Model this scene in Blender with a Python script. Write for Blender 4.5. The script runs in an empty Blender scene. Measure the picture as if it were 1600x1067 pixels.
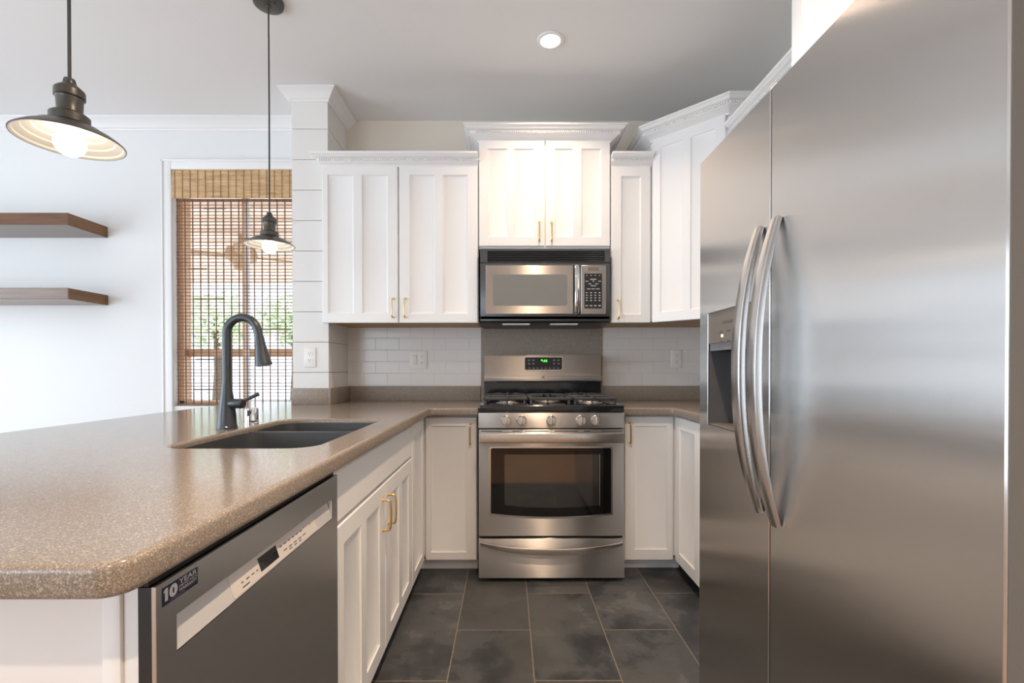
import bpy, bmesh, math, random
from mathutils import Vector, Matrix
R = random.Random(7)
PI = math.pi
sc = bpy.context.scene
C = sc.collection

# ------------------------------------------------------------------ camera
cam_d = bpy.data.cameras.new('camera')
cam = bpy.data.objects.new('camera', cam_d); C.objects.link(cam)
PITCH, ROLL, YAW, EYE = .0085, .0009, .0030, 1.1107
w = Vector((math.sin(YAW)*math.cos(PITCH), math.cos(YAW)*math.cos(PITCH), -math.sin(PITCH)))
r = Vector((math.cos(YAW), -math.sin(YAW), 0)); d = w.cross(r)
r2 = r*math.cos(ROLL) + d*math.sin(ROLL); d2 = -r*math.sin(ROLL) + d*math.cos(ROLL)
M = Matrix((r2, -d2, -w)).transposed().to_4x4(); M.translation = (0, 0, EYE)
cam.matrix_world = M
cam_d.sensor_width = 36; cam_d.lens = 757/1600*36
cam_d.shift_x = (800-795.3)/1600; cam_d.shift_y = (582.3-533.5)/1600
cam_d.clip_start = .02
sc.camera = cam

# ------------------------------------------------------------------ world, light, exposure
sc.view_settings.view_transform = 'Standard'; sc.view_settings.look = 'None'
sc.view_settings.gamma = 1; sc.view_settings.use_curve_mapping = False
sc.view_settings.exposure = 0.2
sc.cycles.use_denoising = True
sc.cycles.diffuse_bounces = 6; sc.cycles.max_bounces = 12
sc.cycles.sample_clamp_indirect = 6
wd = bpy.data.worlds.new('sky'); sc.world = wd; wd.use_nodes = True
bg = wd.node_tree.nodes['Background']
SKY = (.78, .89, 1.0); SKY_STRENGTH = 5.3
bg.inputs[0].default_value = (*SKY, 1); bg.inputs[1].default_value = SKY_STRENGTH

def portal(name, loc, rot, sx, sy):
    L = bpy.data.lights.new(name, 'AREA'); L.shape = 'RECTANGLE'; L.size = sx; L.size_y = sy
    L.cycles.is_portal = True
    o = bpy.data.objects.new(name, L); C.objects.link(o); o.location = loc; o.rotation_euler = rot
# daylight enters through the windows of the dining side, the rear and the far wall
portal('left_window_daylight', (-4.66, .6, 1.2), (0, -PI/2, 0), 2.1, 3.6)
portal('rear_window_daylight', (-3.1, -3.26, 1.1), (PI/2, 0, 0), 2.2, 2.1)
portal('dining_window_daylight', (-1.80, 3.37, 1.64), (-PI/2, 0, 0), .8, 1.55)

CAN_W, CAN_COL = 20, (1.0, .745, .52)
def can_light(name, x, y, watts):
    L = bpy.data.lights.new(name, 'AREA'); L.shape = 'DISK'; L.size = .085; L.energy = watts; L.color = CAN_COL
    L.spread = math.radians(125)
    o = bpy.data.objects.new(name, L); C.objects.link(o); o.location = (x, y, 2.727)
for i, (x, y, k) in enumerate(((.214, 2.418, .32), (.214, .75, .92), (.214, -.9, 1.15))):
    can_light('can_lamp', x, y, CAN_W*k)

# ------------------------------------------------------------------ materials
def nt(name):
    m = bpy.data.materials.new(name); m.use_nodes = True
    t = m.node_tree; return m, t, t.nodes['Principled BSDF']
def mat(name, col, rough=.5, metal=0, spec=.5, emit=None, estr=0, coat=0, bump=0, bscale=60, var=0, vscale=8):
    m, t, p = nt(name)
    p.inputs['Base Color'].default_value = (*col, 1); p.inputs['Roughness'].default_value = rough
    p.inputs['Metallic'].default_value = metal; p.inputs['Specular IOR Level'].default_value = spec
    if coat: p.inputs['Coat Weight'].default_value = coat; p.inputs['Coat Roughness'].default_value = .05
    if emit: p.inputs['Emission Color'].default_value = (*emit, 1); p.inputs['Emission Strength'].default_value = estr
    N = t.nodes; L = t.links
    g = N.new('ShaderNodeNewGeometry')
    if bump:
        n = N.new('ShaderNodeTexNoise'); n.inputs['Scale'].default_value = bscale; n.inputs['Detail'].default_value = 3
        L.new(g.outputs['Position'], n.inputs['Vector'])
        b = N.new('ShaderNodeBump'); b.inputs['Strength'].default_value = bump; b.inputs['Distance'].default_value = .002
        L.new(n.outputs[0], b.inputs['Height']); L.new(b.outputs[0], p.inputs['Normal'])
    if var:
        n = N.new('ShaderNodeTexNoise'); n.inputs['Scale'].default_value = vscale; n.inputs['Detail'].default_value = 4
        L.new(g.outputs['Position'], n.inputs['Vector'])
        mx = N.new('ShaderNodeMix'); mx.data_type = 'RGBA'
        mx.inputs['A'].default_value = (*[c*(1-var) for c in col], 1); mx.inputs['B'].default_value = (*[min(1, c*(1+var)) for c in col], 1)
        L.new(n.outputs[0], mx.inputs['Factor']); L.new(mx.outputs['Result'], p.inputs['Base Color'])
    return m
def mathn(t, op, a, b=None, c=None):
    n = t.nodes.new('ShaderNodeMath'); n.operation = op
    for i, v in enumerate((a, b, c)):
        if v is None: continue
        if isinstance(v, (int, float)): n.inputs[i].default_value = v
        else: t.links.new(v, n.inputs[i])
    return n.outputs[0]
def ramp(t, fac, stops):
    n = t.nodes.new('ShaderNodeValToRGB'); t.links.new(fac, n.inputs[0])
    e = n.color_ramp.elements
    while len(e) < len(stops): e.new(.5)
    for el, (p, c) in zip(e, stops): el.position = p; el.color = (*c, 1)
    return n.outputs[0]
def mixc(t, fac, a, b, mode='MIX'):
    n = t.nodes.new('ShaderNodeMix'); n.data_type = 'RGBA'; n.blend_type = mode
    for nm, v in (('Factor', fac), ('A', a), ('B', b)):
        s = n.inputs[nm] if nm == 'Factor' else n.inputs[nm]
        if nm != 'Factor': s = [i for i in n.inputs if i.name == nm and i.type == 'RGBA'][0]
        else: s = [i for i in n.inputs if i.name == nm and i.type == 'VALUE'][0]
        if isinstance(v, (int, float)): s.default_value = v
        elif isinstance(v, tuple): s.default_value = (*v, 1)
        else: t.links.new(v, s)
    return [o for o in n.outputs if o.type == 'RGBA'][0]
def noise(t, vec, scale, detail=3, rough=.5):
    n = t.nodes.new('ShaderNodeTexNoise'); n.inputs['Scale'].default_value = scale
    n.inputs['Detail'].default_value = detail; n.inputs['Roughness'].default_value = rough
    t.links.new(vec, n.inputs['Vector']); return n.outputs[0]
def scaled(t, vec, s):
    n = t.nodes.new('ShaderNodeMapping'); n.inputs['Scale'].default_value = s; t.links.new(vec, n.inputs['Vector']); return n.outputs[0]
def pos(t): return t.nodes.new('ShaderNodeNewGeometry').outputs['Position']
def bump(t, p, h, strength, dist=.002):
    b = t.nodes.new('ShaderNodeBump'); b.inputs['Strength'].default_value = strength; b.inputs['Distance'].default_value = dist
    t.links.new(h, b.inputs['Height']); t.links.new(b.outputs[0], p.inputs['Normal'])

WALL = mat('white_wall_paint', (.80, .815, .82), .75, bump=.12, bscale=220)
WARMWALL = mat('warm_lit_wall_paint', (.83, .77, .68), .75, bump=.12, bscale=220)  # cream tint mostly stands in for warm lamplight and shade on the wall
CEIL = mat('ceiling_paint', (.84, .84, .84), .85, bump=.2, bscale=160)
TRIM = mat('white_trim_paint', (.86, .865, .865), .4)
CAB = mat('white_cabinet_paint', (.90, .895, .89), .35)
PLATE = mat('white_plastic', (.86, .85, .82), .3)
SLOT = mat('dark_slot', (.03, .03, .03), .6)
GAP = mat('shadow_black_rubber', (.012, .012, .012), .7)  # rubber of the toe kicks; also stands in for shade inside gaps
GOLD = mat('brushed_brass', (.80, .58, .26), .3, 1)
BLACK = mat('black_plastic', (.018, .019, .02), .35)
ENAMEL = mat('black_enamel', (.012, .013, .015), .12, coat=.5)
GLASSB = mat('black_oven_glass', (.006, .006, .007), .04, spec=.6)
GLASSW = mat('oven_window_glass', (.022, .021, .02), .05, spec=.6)
for g_ in (GLASSW,): g_.node_tree.nodes['Principled BSDF'].inputs['IOR'].default_value = 1.95
IRON = mat('cast_iron', (.055, .055, .058), .5, bump=.3, bscale=500)
ALU = mat('burner_aluminium', (.42, .40, .38), .4, .8)
CHROME = mat('chrome', (.85, .85, .86), .07, 1)
PLY = mat('cabinet_underside_wood', (.42, .27, .14), .55, var=.15, vscale=20)
FAUCET = mat('slate_black_faucet', (.075, .082, .09), .32, .6)
SINK = mat('charcoal_composite', (.055, .06, .065), .38, bump=.1, bscale=600, var=.25, vscale=300)
PEWTER = mat('pewter_lamp_metal', (.10, .095, .085), .36, .75, var=.2, vscale=40)
SHADEIN = mat('cream_shade_enamel', (.74, .71, .64), .4)
CORD = mat('grey_cord', (.07, .07, .075), .7)
BULB = mat('lit_bulb', (1, 1, 1), .3, emit=(1, .90, .76), estr=6)
CANEM = mat('lit_can_lens', (1, 1, 1), .4, emit=(1, .95, .88), estr=9)
SCREEN = mat('microwave_screen', (.23, .23, .215), .18, spec=.6)
DARKCASE = mat('dark_grey_case', (.10, .105, .11), .3, .5)
GREYSIDE = mat('grey_side_panel', (.16, .16, .155), .4, .3, bump=.15, bscale=300)
NAVY = mat('navy_sticker', (.012, .018, .045), .4)
STICKTXT = mat('silver_print', (.55, .56, .60), .5)
DARKTXT = mat('dark_print', (.08, .08, .08), .5)
LIGHTTXT = mat('pale_print', (.55, .56, .56), .5)
SILVER = mat('silver_plastic', (.60, .60, .61), .38, .3)
SILVERW = mat('pale_silver_plastic', (.62, .58, .56), .45, .1)
GREEN = mat('green_led', (.02, .1, .02), .4, emit=(.12, 1, .08), estr=1.6)
LED = mat('white_led', (1, 1, 1), .4, emit=(1, .95, .9), estr=3)
TAUPE = mat('taupe_plastic', (.20, .175, .15), .3, .2)
CAVITY = mat('dispenser_cavity_plastic', (.10, .10, .105), .18)
ORANGE = mat('orange_stained_wood', (.70, .42, .22), .45, var=.25, vscale=14)
REED = mat('dark_reed', (.20, .115, .085), .7)
THREAD = mat('brown_thread', (.20, .10, .06), .8)
PORCHW = mat('porch_ceiling_wood', (.80, .64, .52), .7, var=.06, vscale=5)
FANM = mat('tan_fan_wood', (.42, .27, .15), .6)
GROUND = mat('pale_deck', (.75, .73, .70), .8, var=.15, vscale=3)
LEAF = mat('green_leaf', (.60, .67, .45), .6, var=.25, vscale=3)
BARK = mat('bark', (.12, .09, .06), .9)

def bamboo():
    m, t, p = nt('woven_bamboo'); P = pos(t)
    n1 = noise(t, scaled(t, P, (6, 1, 85)), 1, 2)
    n2 = noise(t, scaled(t, P, (25, 1, 260)), 1, 3)
    c = ramp(t, n1, [(.3, (.46, .27, .12)), (.5, (.64, .41, .21)), (.7, (.78, .56, .34))])
    c = mixc(t, .35, c, ramp(t, n2, [(.3, (.34, .19, .08)), (.7, (.80, .60, .36))]))
    t.links.new(c, p.inputs['Base Color']); p.inputs['Roughness'].default_value = .6
    return m
BAMBOO = bamboo()

def stainless(name, col, rough, aniso, grain_axis, gs=.05):
    # brushed metal: highlights stretch along the tangent, fine grain lines run across it
    m, t, p = nt(name); P = pos(t)
    p.inputs['Metallic'].default_value = 1
    sc_ = {'z': (900, 900, 6), 'x': (6, 900, 900), 'y': (900, 6, 900)}[grain_axis]
    n = noise(t, scaled(t, P, sc_), 1, 2)
    c = mixc(t, n, tuple(v*.96 for v in col), tuple(min(1, v*1.03) for v in col))
    t.links.new(c, p.inputs['Base Color'])
    t.links.new(mathn(t, 'ADD', mathn(t, 'MULTIPLY', n, .05), rough-.025), p.inputs['Roughness'])
    p.inputs['Anisotropic'].default_value = aniso
    tg = t.nodes.new('ShaderNodeTangent'); tg.direction_type = 'RADIAL'; tg.axis = 'Z'
    t.links.new(tg.outputs[0], p.inputs['Tangent'])
    if grain_axis == 'x': p.inputs['Anisotropic Rotation'].default_value = .25
    bump(t, p, n, gs, .0006)
    return m
STEELF = stainless('brushed_fridge_steel', (.66, .645, .63), .21, 1.0, 'z', .012)
STEELR = stainless('brushed_range_steel', (.70, .665, .63), .42, 1.0, 'x', 0)
STEELM = stainless('brushed_microwave_steel', (.70, .65, .605), .38, 1.0, 'x', 0)
STEELD = stainless('brushed_dishwasher_steel', (.70, .695, .68), .32, .5, 'z', .02)
STEELH = mat('satin_handle_steel', (.60, .60, .60), .24, 1)
STEELHR = mat('satin_range_handle_steel', (.70, .66, .60), .22, 1)

def stone(name, base, spk_d, spk_l, rough):
    m, t, p = nt(name); P = pos(t)
    a = noise(t, P, 620, 2); b = noise(t, P, 380, 2); c = noise(t, P, 9, 2)
    n2 = noise(t, scaled(t, P, (1.07, .93, 1.1)), 760, 1)
    col = mixc(t, ramp(t, a, [(.40, (0, 0, 0)), (.62, (1, 1, 1))]), spk_d, base)
    col = mixc(t, ramp(t, b, [(.54, (0, 0, 0)), (.66, (1, 1, 1))]), col, spk_l)
    col = mixc(t, ramp(t, n2, [(.60, (0, 0, 0)), (.68, (.7, .7, .7))]), col, tuple(v*.5 for v in spk_d))
    t.links.new(col, p.inputs['Base Color']); p.inputs['Roughness'].default_value = rough
    p.inputs['Specular IOR Level'].default_value = .5
    return m
STONE = stone('speckled_tan_solid_surface', (.335, .285, .238), (.21, .172, .138), (.46, .405, .345), .15)
STONEV = stone('matte_speckled_tan_upstand', (.36, .30, .25), (.22, .18, .145), (.48, .42, .355), .42)
STONEG = stone('speckled_taupe_solid_surface', (.40, .345, .29), (.22, .18, .15), (.54, .47, .40), .3)

def floor_slate():
    m, t, p = nt('slate_tile'); P = pos(t)
    s = t.nodes.new('ShaderNodeSeparateXYZ'); t.links.new(P, s.inputs[0])
    GX, GP, LP = .0951, .3113, .67
    u = mathn(t, 'DIVIDE', mathn(t, 'SUBTRACT', s.outputs[0], GX), GP)
    col = mathn(t, 'FLOOR', u); fu = mathn(t, 'FRACT', u)
    odd = mathn(t, 'ABSOLUTE', mathn(t, 'MODULO', col, 2.0))
    v = mathn(t, 'DIVIDE', mathn(t, 'SUBTRACT', mathn(t, 'ADD', s.outputs[1], mathn(t, 'MULTIPLY', odd, .335)), 2.385), LP)
    row = mathn(t, 'FLOOR', v); fv = mathn(t, 'FRACT', v)
    def edge(f, size):   # distance in metres to the nearest joint
        return mathn(t, 'MULTIPLY', mathn(t, 'MINIMUM', f, mathn(t, 'SUBTRACT', 1.0, f)), size)
    dist = mathn(t, 'MINIMUM', edge(fu, GP), edge(fv, LP))
    wob = mathn(t, 'MULTIPLY', mathn(t, 'SUBTRACT', noise(t, P, 60, 2), .5), .003)
    grout = mathn(t, 'LESS_THAN', mathn(t, 'ADD', dist, wob), .0022)
    wn = t.nodes.new('ShaderNodeTexWhiteNoise'); wn.noise_dimensions = '2D'
    cb = t.nodes.new('ShaderNodeCombineXYZ'); t.links.new(col, cb.inputs[0]); t.links.new(row, cb.inputs[1]); t.links.new(cb.outputs[0], wn.inputs['Vector'])
    # each tile samples its own piece of the slate pattern
    off = t.nodes.new('ShaderNodeVectorMath'); off.operation = 'MULTIPLY_ADD'
    t.links.new(wn.outputs['Color'], off.inputs[0]); off.inputs[1].default_value = (9, 9, 9); t.links.new(P, off.inputs[2])
    Q = off.outputs[0]
    cl = noise(t, Q, 5, 6, .62); cl2 = noise(t, scaled(t, Q, (1, .6, 1)), 2.2, 3)
    c = ramp(t, cl, [(.34, (.023, .026, .031)), (.46, (.042, .046, .052)), (.50, (.066, .070, .075)), (.60, (.076, .079, .082)), (.64, (.108, .110, .112))])
    c = mixc(t, ramp(t, cl2, [(.50, (0, 0, 0)), (.54, (.55, .55, .55))]), c, (.086, .087, .083))
    tone = mathn(t, 'ADD', mathn(t, 'MULTIPLY', wn.outputs['Value'], .45), .75)
    sv = t.nodes.new('ShaderNodeVectorMath'); sv.operation = 'SCALE'; t.links.new(c, sv.inputs[0]); t.links.new(tone, sv.inputs['Scale'])
    c = mixc(t, grout, sv.outputs[0], (.225, .185, .14))
    t.links.new(c, p.inputs['Base Color'])
    t.links.new(mathn(t, 'ADD', mathn(t, 'MULTIPLY', cl, .25), .36), p.inputs['Roughness'])
    h = mathn(t, 'SUBTRACT', mathn(t, 'MULTIPLY', cl, .8), mathn(t, 'MULTIPLY', grout, .5))
    bump(t, p, h, .5, .004)
    return m
def wood(name, dark, light, axis, rough=.4, plank=None):
    m, t, p = nt(name); P = pos(t)
    s = {'x': (3, 45, 45), 'y': (45, 3, 45)}[axis]
    n = noise(t, scaled(t, P, s), 1, 5, .6); n2 = noise(t, scaled(t, P, tuple(v*.25 for v in s)), 1, 2)
    c = mixc(t, ramp(t, n, [(.3, (0, 0, 0)), (.7, (1, 1, 1))]), dark, light)
    c = mixc(t, mathn(t, 'MULTIPLY', n2, .5), c, tuple(v*.45 for v in dark))
    if plank:
        sx = t.nodes.new('ShaderNodeSeparateXYZ'); t.links.new(P, sx.inputs[0])
        f = mathn(t, 'FRACT', mathn(t, 'DIVIDE', sx.outputs[0 if axis == 'y' else 1], plank))
        c = mixc(t, mathn(t, 'LESS_THAN', f, .03), c, tuple(v*.3 for v in dark))
    t.links.new(c, p.inputs['Base Color']); p.inputs['Roughness'].default_value = rough
    bump(t, p, n, .15, .002)
    return m
SLATE = floor_slate()
WOODF = wood('orange_wood_floor', (.33, .19, .11), (.50, .31, .19), 'x', .6, .12)
WOODS = wood('stained_shelf_wood', (.12, .06, .035), (.24, .13, .075), 'x', .20)
WOODE = wood('stained_shelf_end_grain', (.17, .075, .025), (.30, .15, .055), 'y', .4)

def subway(name, phase):
    m, t, p = nt(name); P = pos(t)
    s = t.nodes.new('ShaderNodeSeparateXYZ'); t.links.new(P, s.inputs[0])
    BW, RH = .1543, .0778
    v = mathn(t, 'DIVIDE', mathn(t, 'SUBTRACT', s.outputs[2], 1.0019), RH)
    row = mathn(t, 'FLOOR', v); fv = mathn(t, 'FRACT', v)
    odd = mathn(t, 'MODULO', row, 2.0)
    u = mathn(t, 'DIVIDE', mathn(t, 'ADD', mathn(t, 'SUBTRACT', s.outputs[0], phase), mathn(t, 'MULTIPLY', odd, BW/2)), BW)
    fu = mathn(t, 'FRACT', u)
    e1 = mathn(t, 'MULTIPLY', mathn(t, 'MINIMUM', fu, mathn(t, 'SUBTRACT', 1.0, fu)), BW)
    e2 = mathn(t, 'MULTIPLY', mathn(t, 'MINIMUM', fv, mathn(t, 'SUBTRACT', 1.0, fv)), RH)
    dd = mathn(t, 'MINIMUM', e1, e2)
    g = mathn(t, 'LESS_THAN', dd, .0013)
    t.links.new(mixc(t, g, (.81, .795, .785), (.66, .645, .63)), p.inputs['Base Color'])
    t.links.new(mathn(t, 'ADD', mathn(t, 'MULTIPLY', g, .4), .20), p.inputs['Roughness'])
    h = mathn(t, 'MINIMUM', mathn(t, 'DIVIDE', dd, .004), 1.0)
    bump(t, p, h, .22, .0015)
    return m
TILE_L = subway('white_subway_tile', -.947)
TILE_R = subway('white_subway_tile_right', .734)

def glass(name):
    m, t, p = nt(name)
    p.inputs['Base Color'].default_value = (.66, .67, .68, 1); p.inputs['Roughness'].default_value = 0
    p.inputs['Transmission Weight'].default_value = 1; p.inputs['IOR'].default_value = 1.02
    return m
PANE = glass('dimming_tint_window_glass')  # grey tint added to dim the bright view outside

# ------------------------------------------------------------------ mesh helpers
class MB:
    def __init__(s): s.bm = bmesh.new()
    def add(s, tmp, mi=0):
        for f in tmp.faces: f.material_index = mi
        me = bpy.data.meshes.new('t'); tmp.to_mesh(me); tmp.free(); s.bm.from_mesh(me); bpy.data.meshes.remove(me); return s
    def box(s, x0, x1, y0, y1, z0, z1, b=0, mi=0, seg=2):
        t = bmesh.new()
        bmesh.ops.create_cube(t, size=1, matrix=Matrix.Translation(((x0+x1)/2, (y0+y1)/2, (z0+z1)/2)) @ Matrix.Diagonal((abs(x1-x0), abs(y1-y0), abs(z1-z0), 1)))
        if b: bmesh.ops.bevel(t, geom=t.edges[:], offset=b, segments=seg, affect='EDGES', profile=.5)
        return s.add(t, mi)
    def cyl(s, p0, p1, r0, r1=None, n=24, mi=0, b=0):
        r1 = r0 if r1 is None else r1; p0, p1 = Vector(p0), Vector(p1); a = (p1-p0)
        t = bmesh.new()
        q = a.to_track_quat('Z', 'Y').to_matrix().to_4x4()
        bmesh.ops.create_cone(t, cap_ends=True, segments=n, radius1=r0, radius2=r1, depth=a.length, matrix=Matrix.Translation((p0+p1)/2) @ q)
        if b:
            es = [e for e in t.edges if any(len(f.verts) > 4 for f in e.link_faces)]
            bmesh.ops.bevel(t, geom=es, offset=b, segments=3, affect='EDGES', profile=.5)
        return s.add(t, mi)
    def lathe(s, prof, c, n=40, mi=0, axis=None):
        t = bmesh.new(); rings = []
        q = (Vector(axis).to_track_quat('Z', 'Y').to_matrix() if axis else Matrix.Identity(3)); c = Vector(c)
        for (rr, z) in prof:
            if rr < 1e-6: rings.append([t.verts.new(c + q @ Vector((0, 0, z)))]); continue
            rings.append([t.verts.new(c + q @ Vector((rr*math.cos(2*PI*k/n), rr*math.sin(2*PI*k/n), z))) for k in range(n)])
        for a, b in zip(rings, rings[1:]):
            for k in range(n):
                j = (k+1) % n
                if len(a) == 1 and len(b) == 1: continue
                if len(a) == 1: t.faces.new((a[0], b[k], b[j]))
                elif len(b) == 1: t.faces.new((a[k], a[j], b[0]))
                else: t.faces.new((a[k], a[j], b[j], b[k]))
        bmesh.ops.recalc_face_normals(t, faces=t.faces[:])
        return s.add(t, mi)
    def tube(s, pts, rad, n=12, mi=0, flat=None):
        """round tube, or with flat=(side vector, half width, half thickness) a flat bar with rounded corners"""
        pts = [Vector(p) for p in pts]; t = bmesh.new(); rings = []
        up = None
        for i, p in enumerate(pts):
            a = (pts[min(i+1, len(pts)-1)] - pts[max(i-1, 0)]).normalized()
            if flat:
                sd = (flat[0] - a*flat[0].dot(a)).normalized(); nn = a.cross(sd)
                hw = flat[1][i] if isinstance(flat[1], list) else flat[1]; ht = flat[2][i] if isinstance(flat[2], list) else flat[2]
                ring = [t.verts.new(p + sd*u + nn*v) for u, v in rrect(-hw, hw, -ht, ht, .55*min(hw, ht), 3)]
            else:
                if up is None: up = a.orthogonal().normalized()
                up = (up - a*up.dot(a)).normalized(); b = a.cross(up)
                rr = rad[i] if isinstance(rad, (list, tuple)) else rad
                ring = [t.verts.new(p + (up*math.cos(2*PI*k/n) + b*math.sin(2*PI*k/n))*rr) for k in range(n)]
            rings.append(ring)
        for a, b in zip(rings, rings[1:]):
            n = len(a)
            for k in range(n): t.faces.new((a[k], a[(k+1) % n], b[(k+1) % n], b[k]))
        t.faces.new(rings[0][::-1]); t.faces.new(rings[-1])
        bmesh.ops.recalc_face_normals(t, faces=t.faces[:])
        return s.add(t, mi)
    def prism(s, poly, z0, z1, mi=0, U=(1, 0, 0), V=(0, 1, 0), O=(0, 0, 0), b=0):
        """polygon (u,v) extruded from z0 to z1 along U x V"""
        U, V, O = Vector(U), Vector(V), Vector(O); W = U.cross(V); t = bmesh.new()
        a = [t.verts.new(O+U*u+V*v+W*z0) for u, v in poly]; c = [t.verts.new(O+U*u+V*v+W*z1) for u, v in poly]
        n = len(poly); t.faces.new(a[::-1]); top = t.faces.new(c)
        for k in range(n): t.faces.new((a[k], a[(k+1) % n], c[(k+1) % n], c[k]))
        bmesh.ops.recalc_face_normals(t, faces=t.faces[:])
        if b: bmesh.ops.bevel(t, geom=list(top.edges), offset=b, segments=2, affect='EDGES', profile=.5)
        return s.add(t, mi)
    def sweep(s, path, prof, z0, side=1, mi=0):
        """moulding profile (out, up) along a plan path, mitred"""
        P = [Vector(p) for p in path]; N = []
        for a, b in zip(P, P[1:]):
            dd = (b-a).normalized(); N.append(Vector((-dd.y, dd.x))*side)
        t = bmesh.new(); rings = []
        for i, p in enumerate(P):
            if i == 0: n = N[0]
            elif i == len(P)-1: n = N[-1]
            else: n = (N[i-1]+N[i])/(1+N[i-1].dot(N[i]))
            rings.append([t.verts.new((p.x+n.x*o, p.y+n.y*o, z0+u)) for o, u in prof])
        k = len(prof)
        for a, b in zip(rings, rings[1:]):
            for j in range(k): t.faces.new((a[j], a[(j+1) % k], b[(j+1) % k], b[j]))
        t.faces.new(rings[0]); t.faces.new(rings[-1][::-1])
        bmesh.ops.recalc_face_normals(t, faces=t.faces[:])
        return s.add(t, mi)
    def dentils(s, path, o0, o1, u0, u1, z0, side=1, pitch=.0125, wd=.0072, mi=0):
        P = [Vector(p) for p in path]
        t = bmesh.new()
        for a, b in zip(P, P[1:]):
            dd = (b-a).normalized(); n = Vector((-dd.y, dd.x))*side; L = (b-a).length
            m = int((L+.04)/pitch)
            for k in range(m):
                c = a + dd*(-.02+pitch*(k+.5)); cc = c + n*(o0+o1)/2
                if -.02+pitch*(k+.5) < (-.0 if len(P) == 2 else -.02): continue
                Mx = Matrix((( dd.x, n.x, 0, cc.x), (dd.y, n.y, 0, cc.y), (0, 0, 1, z0+(u0+u1)/2), (0, 0, 0, 1)))
                bmesh.ops.create_cube(t, size=1, matrix=Mx @ Matrix.Diagonal((wd, o1-o0, u1-u0, 1)))
        return s.add(t, mi)
    def door(s, P0, U, N, wd, h, panels, t=.02, inset=.010, slope=.013, ch=.003, mi=0, holes=(), V=(0, 0, 1)):
        """framed door: P0 bottom corner of the FRONT face, U along width, N outward; panels (u0,u1,v0,v1) recessed"""
        P0, U, N, V = Vector(P0), Vector(U), Vector(N), Vector(V); tb = bmesh.new()
        us = sorted({ch, wd-ch, *[p[0] for p in panels], *[p[1] for p in panels], *[p[0] for p in holes], *[p[1] for p in holes]})
        vs = sorted({ch, h-ch, *[p[2] for p in panels], *[p[3] for p in panels], *[p[2] for p in holes], *[p[3] for p in holes]})
        def vert(u, v, n): return tb.verts.new(P0+U*u+V*v+N*n)
        for ua, ub in zip(us, us[1:]):
            for va, vb in zip(vs, vs[1:]):
                cu, cv = (ua+ub)/2, (va+vb)/2
                if any(p[0] < cu < p[1] and p[2] < cv < p[3] for p in holes) or any(p[0] < cu < p[1] and p[2] < cv < p[3] for p in panels): continue
                tb.faces.new([vert(ua, va, 0), vert(ub, va, 0), vert(ub, vb, 0), vert(ua, vb, 0)])
        for (a, b, c, e) in panels:
            o = [(a, c), (b, c), (b, e), (a, e)]; g = .0015
            q = slope
            i1 = [(a+g, c+g), (b-g, c+g), (b-g, e-g), (a+g, e-g)]
            i2 = [(a+q, c+q), (b-q, c+q), (b-q, e-q), (a+q, e-q)]
            for k in range(4):
                j = (k+1) % 4
                tb.faces.new([vert(*o[k], 0), vert(*o[j], 0), vert(*i1[j], -inset*.45), vert(*i1[k], -inset*.45)])
                tb.faces.new([vert(*i1[k], -inset*.45), vert(*i1[j], -inset*.45), vert(*i2[j], -inset), vert(*i2[k], -inset)])
            tb.faces.new([vert(*x, -inset) for x in i2])
        o0 = [(ch, ch), (wd-ch, ch), (wd-ch, h-ch), (ch, h-ch)]; o1 = [(0, 0), (wd, 0), (wd, h), (0, h)]
        for k in range(4):
            j = (k+1) % 4
            tb.faces.new([vert(*o0[k], 0), vert(*o0[j], 0), vert(*o1[j], -ch), vert(*o1[k], -ch)])
            tb.faces.new([vert(*o1[k], -ch), vert(*o1[j], -ch), vert(*o1[j], -t), vert(*o1[k], -t)])
        if not holes: tb.faces.new([vert(*x, -t) for x in o1[::-1]])
        bmesh.ops.remove_doubles(tb, verts=tb.verts[:], dist=1e-6)
        bmesh.ops.recalc_face_normals(tb, faces=tb.faces[:])
        return s.add(tb, mi)
    def quad(s, pts, mi=0):
        t = bmesh.new(); t.faces.new([t.verts.new(p) for p in pts]); return s.add(t, mi)
    def from_curve(s, cu, Mx, mi=0):
        o = bpy.data.objects.new('tmp', cu); C.objects.link(o)
        dg = bpy.context.evaluated_depsgraph_get(); dg.update()
        me = bpy.data.meshes.new_from_object(o.evaluated_get(dg)); me.transform(Mx)
        t = bmesh.new(); t.from_mesh(me); bmesh.ops.recalc_face_normals(t, faces=t.faces[:])
        bpy.data.meshes.remove(me); bpy.data.objects.remove(o); bpy.data.curves.remove(cu)
        return s.add(t, mi)
    def text(s, txt, P, U, V, width, height, mi=0, ext=.0002, bold=0):
        """lettering fitted to a box width x height whose lower left corner is P"""
        cu = bpy.data.curves.new('t', 'FONT'); cu.body = txt; cu.size = 1; cu.extrude = 0; cu.offset = bold
        o = bpy.data.objects.new('t', cu); C.objects.link(o)
        dg = bpy.context.evaluated_depsgraph_get(); dg.update()
        me = bpy.data.meshes.new_from_object(o.evaluated_get(dg))
        xs = [v.co.x for v in me.vertices]; ys = [v.co.y for v in me.vertices]
        U, V, P = Vector(U), Vector(V), Vector(P); W = U.cross(V)
        x0, y0 = min(xs), min(ys); kx = width/(max(xs)-x0); ky = height/(max(ys)-y0)
        t = bmesh.new(); t.from_mesh(me)
        for v in t.verts: v.co = P + U*((v.co.x-x0)*kx) + V*((v.co.y-y0)*ky) + W*ext
        bmesh.ops.recalc_face_normals(t, faces=t.faces[:])
        bpy.data.objects.remove(o); bpy.data.curves.remove(cu); bpy.data.meshes.remove(me)
        return s.add(t, mi)
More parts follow.
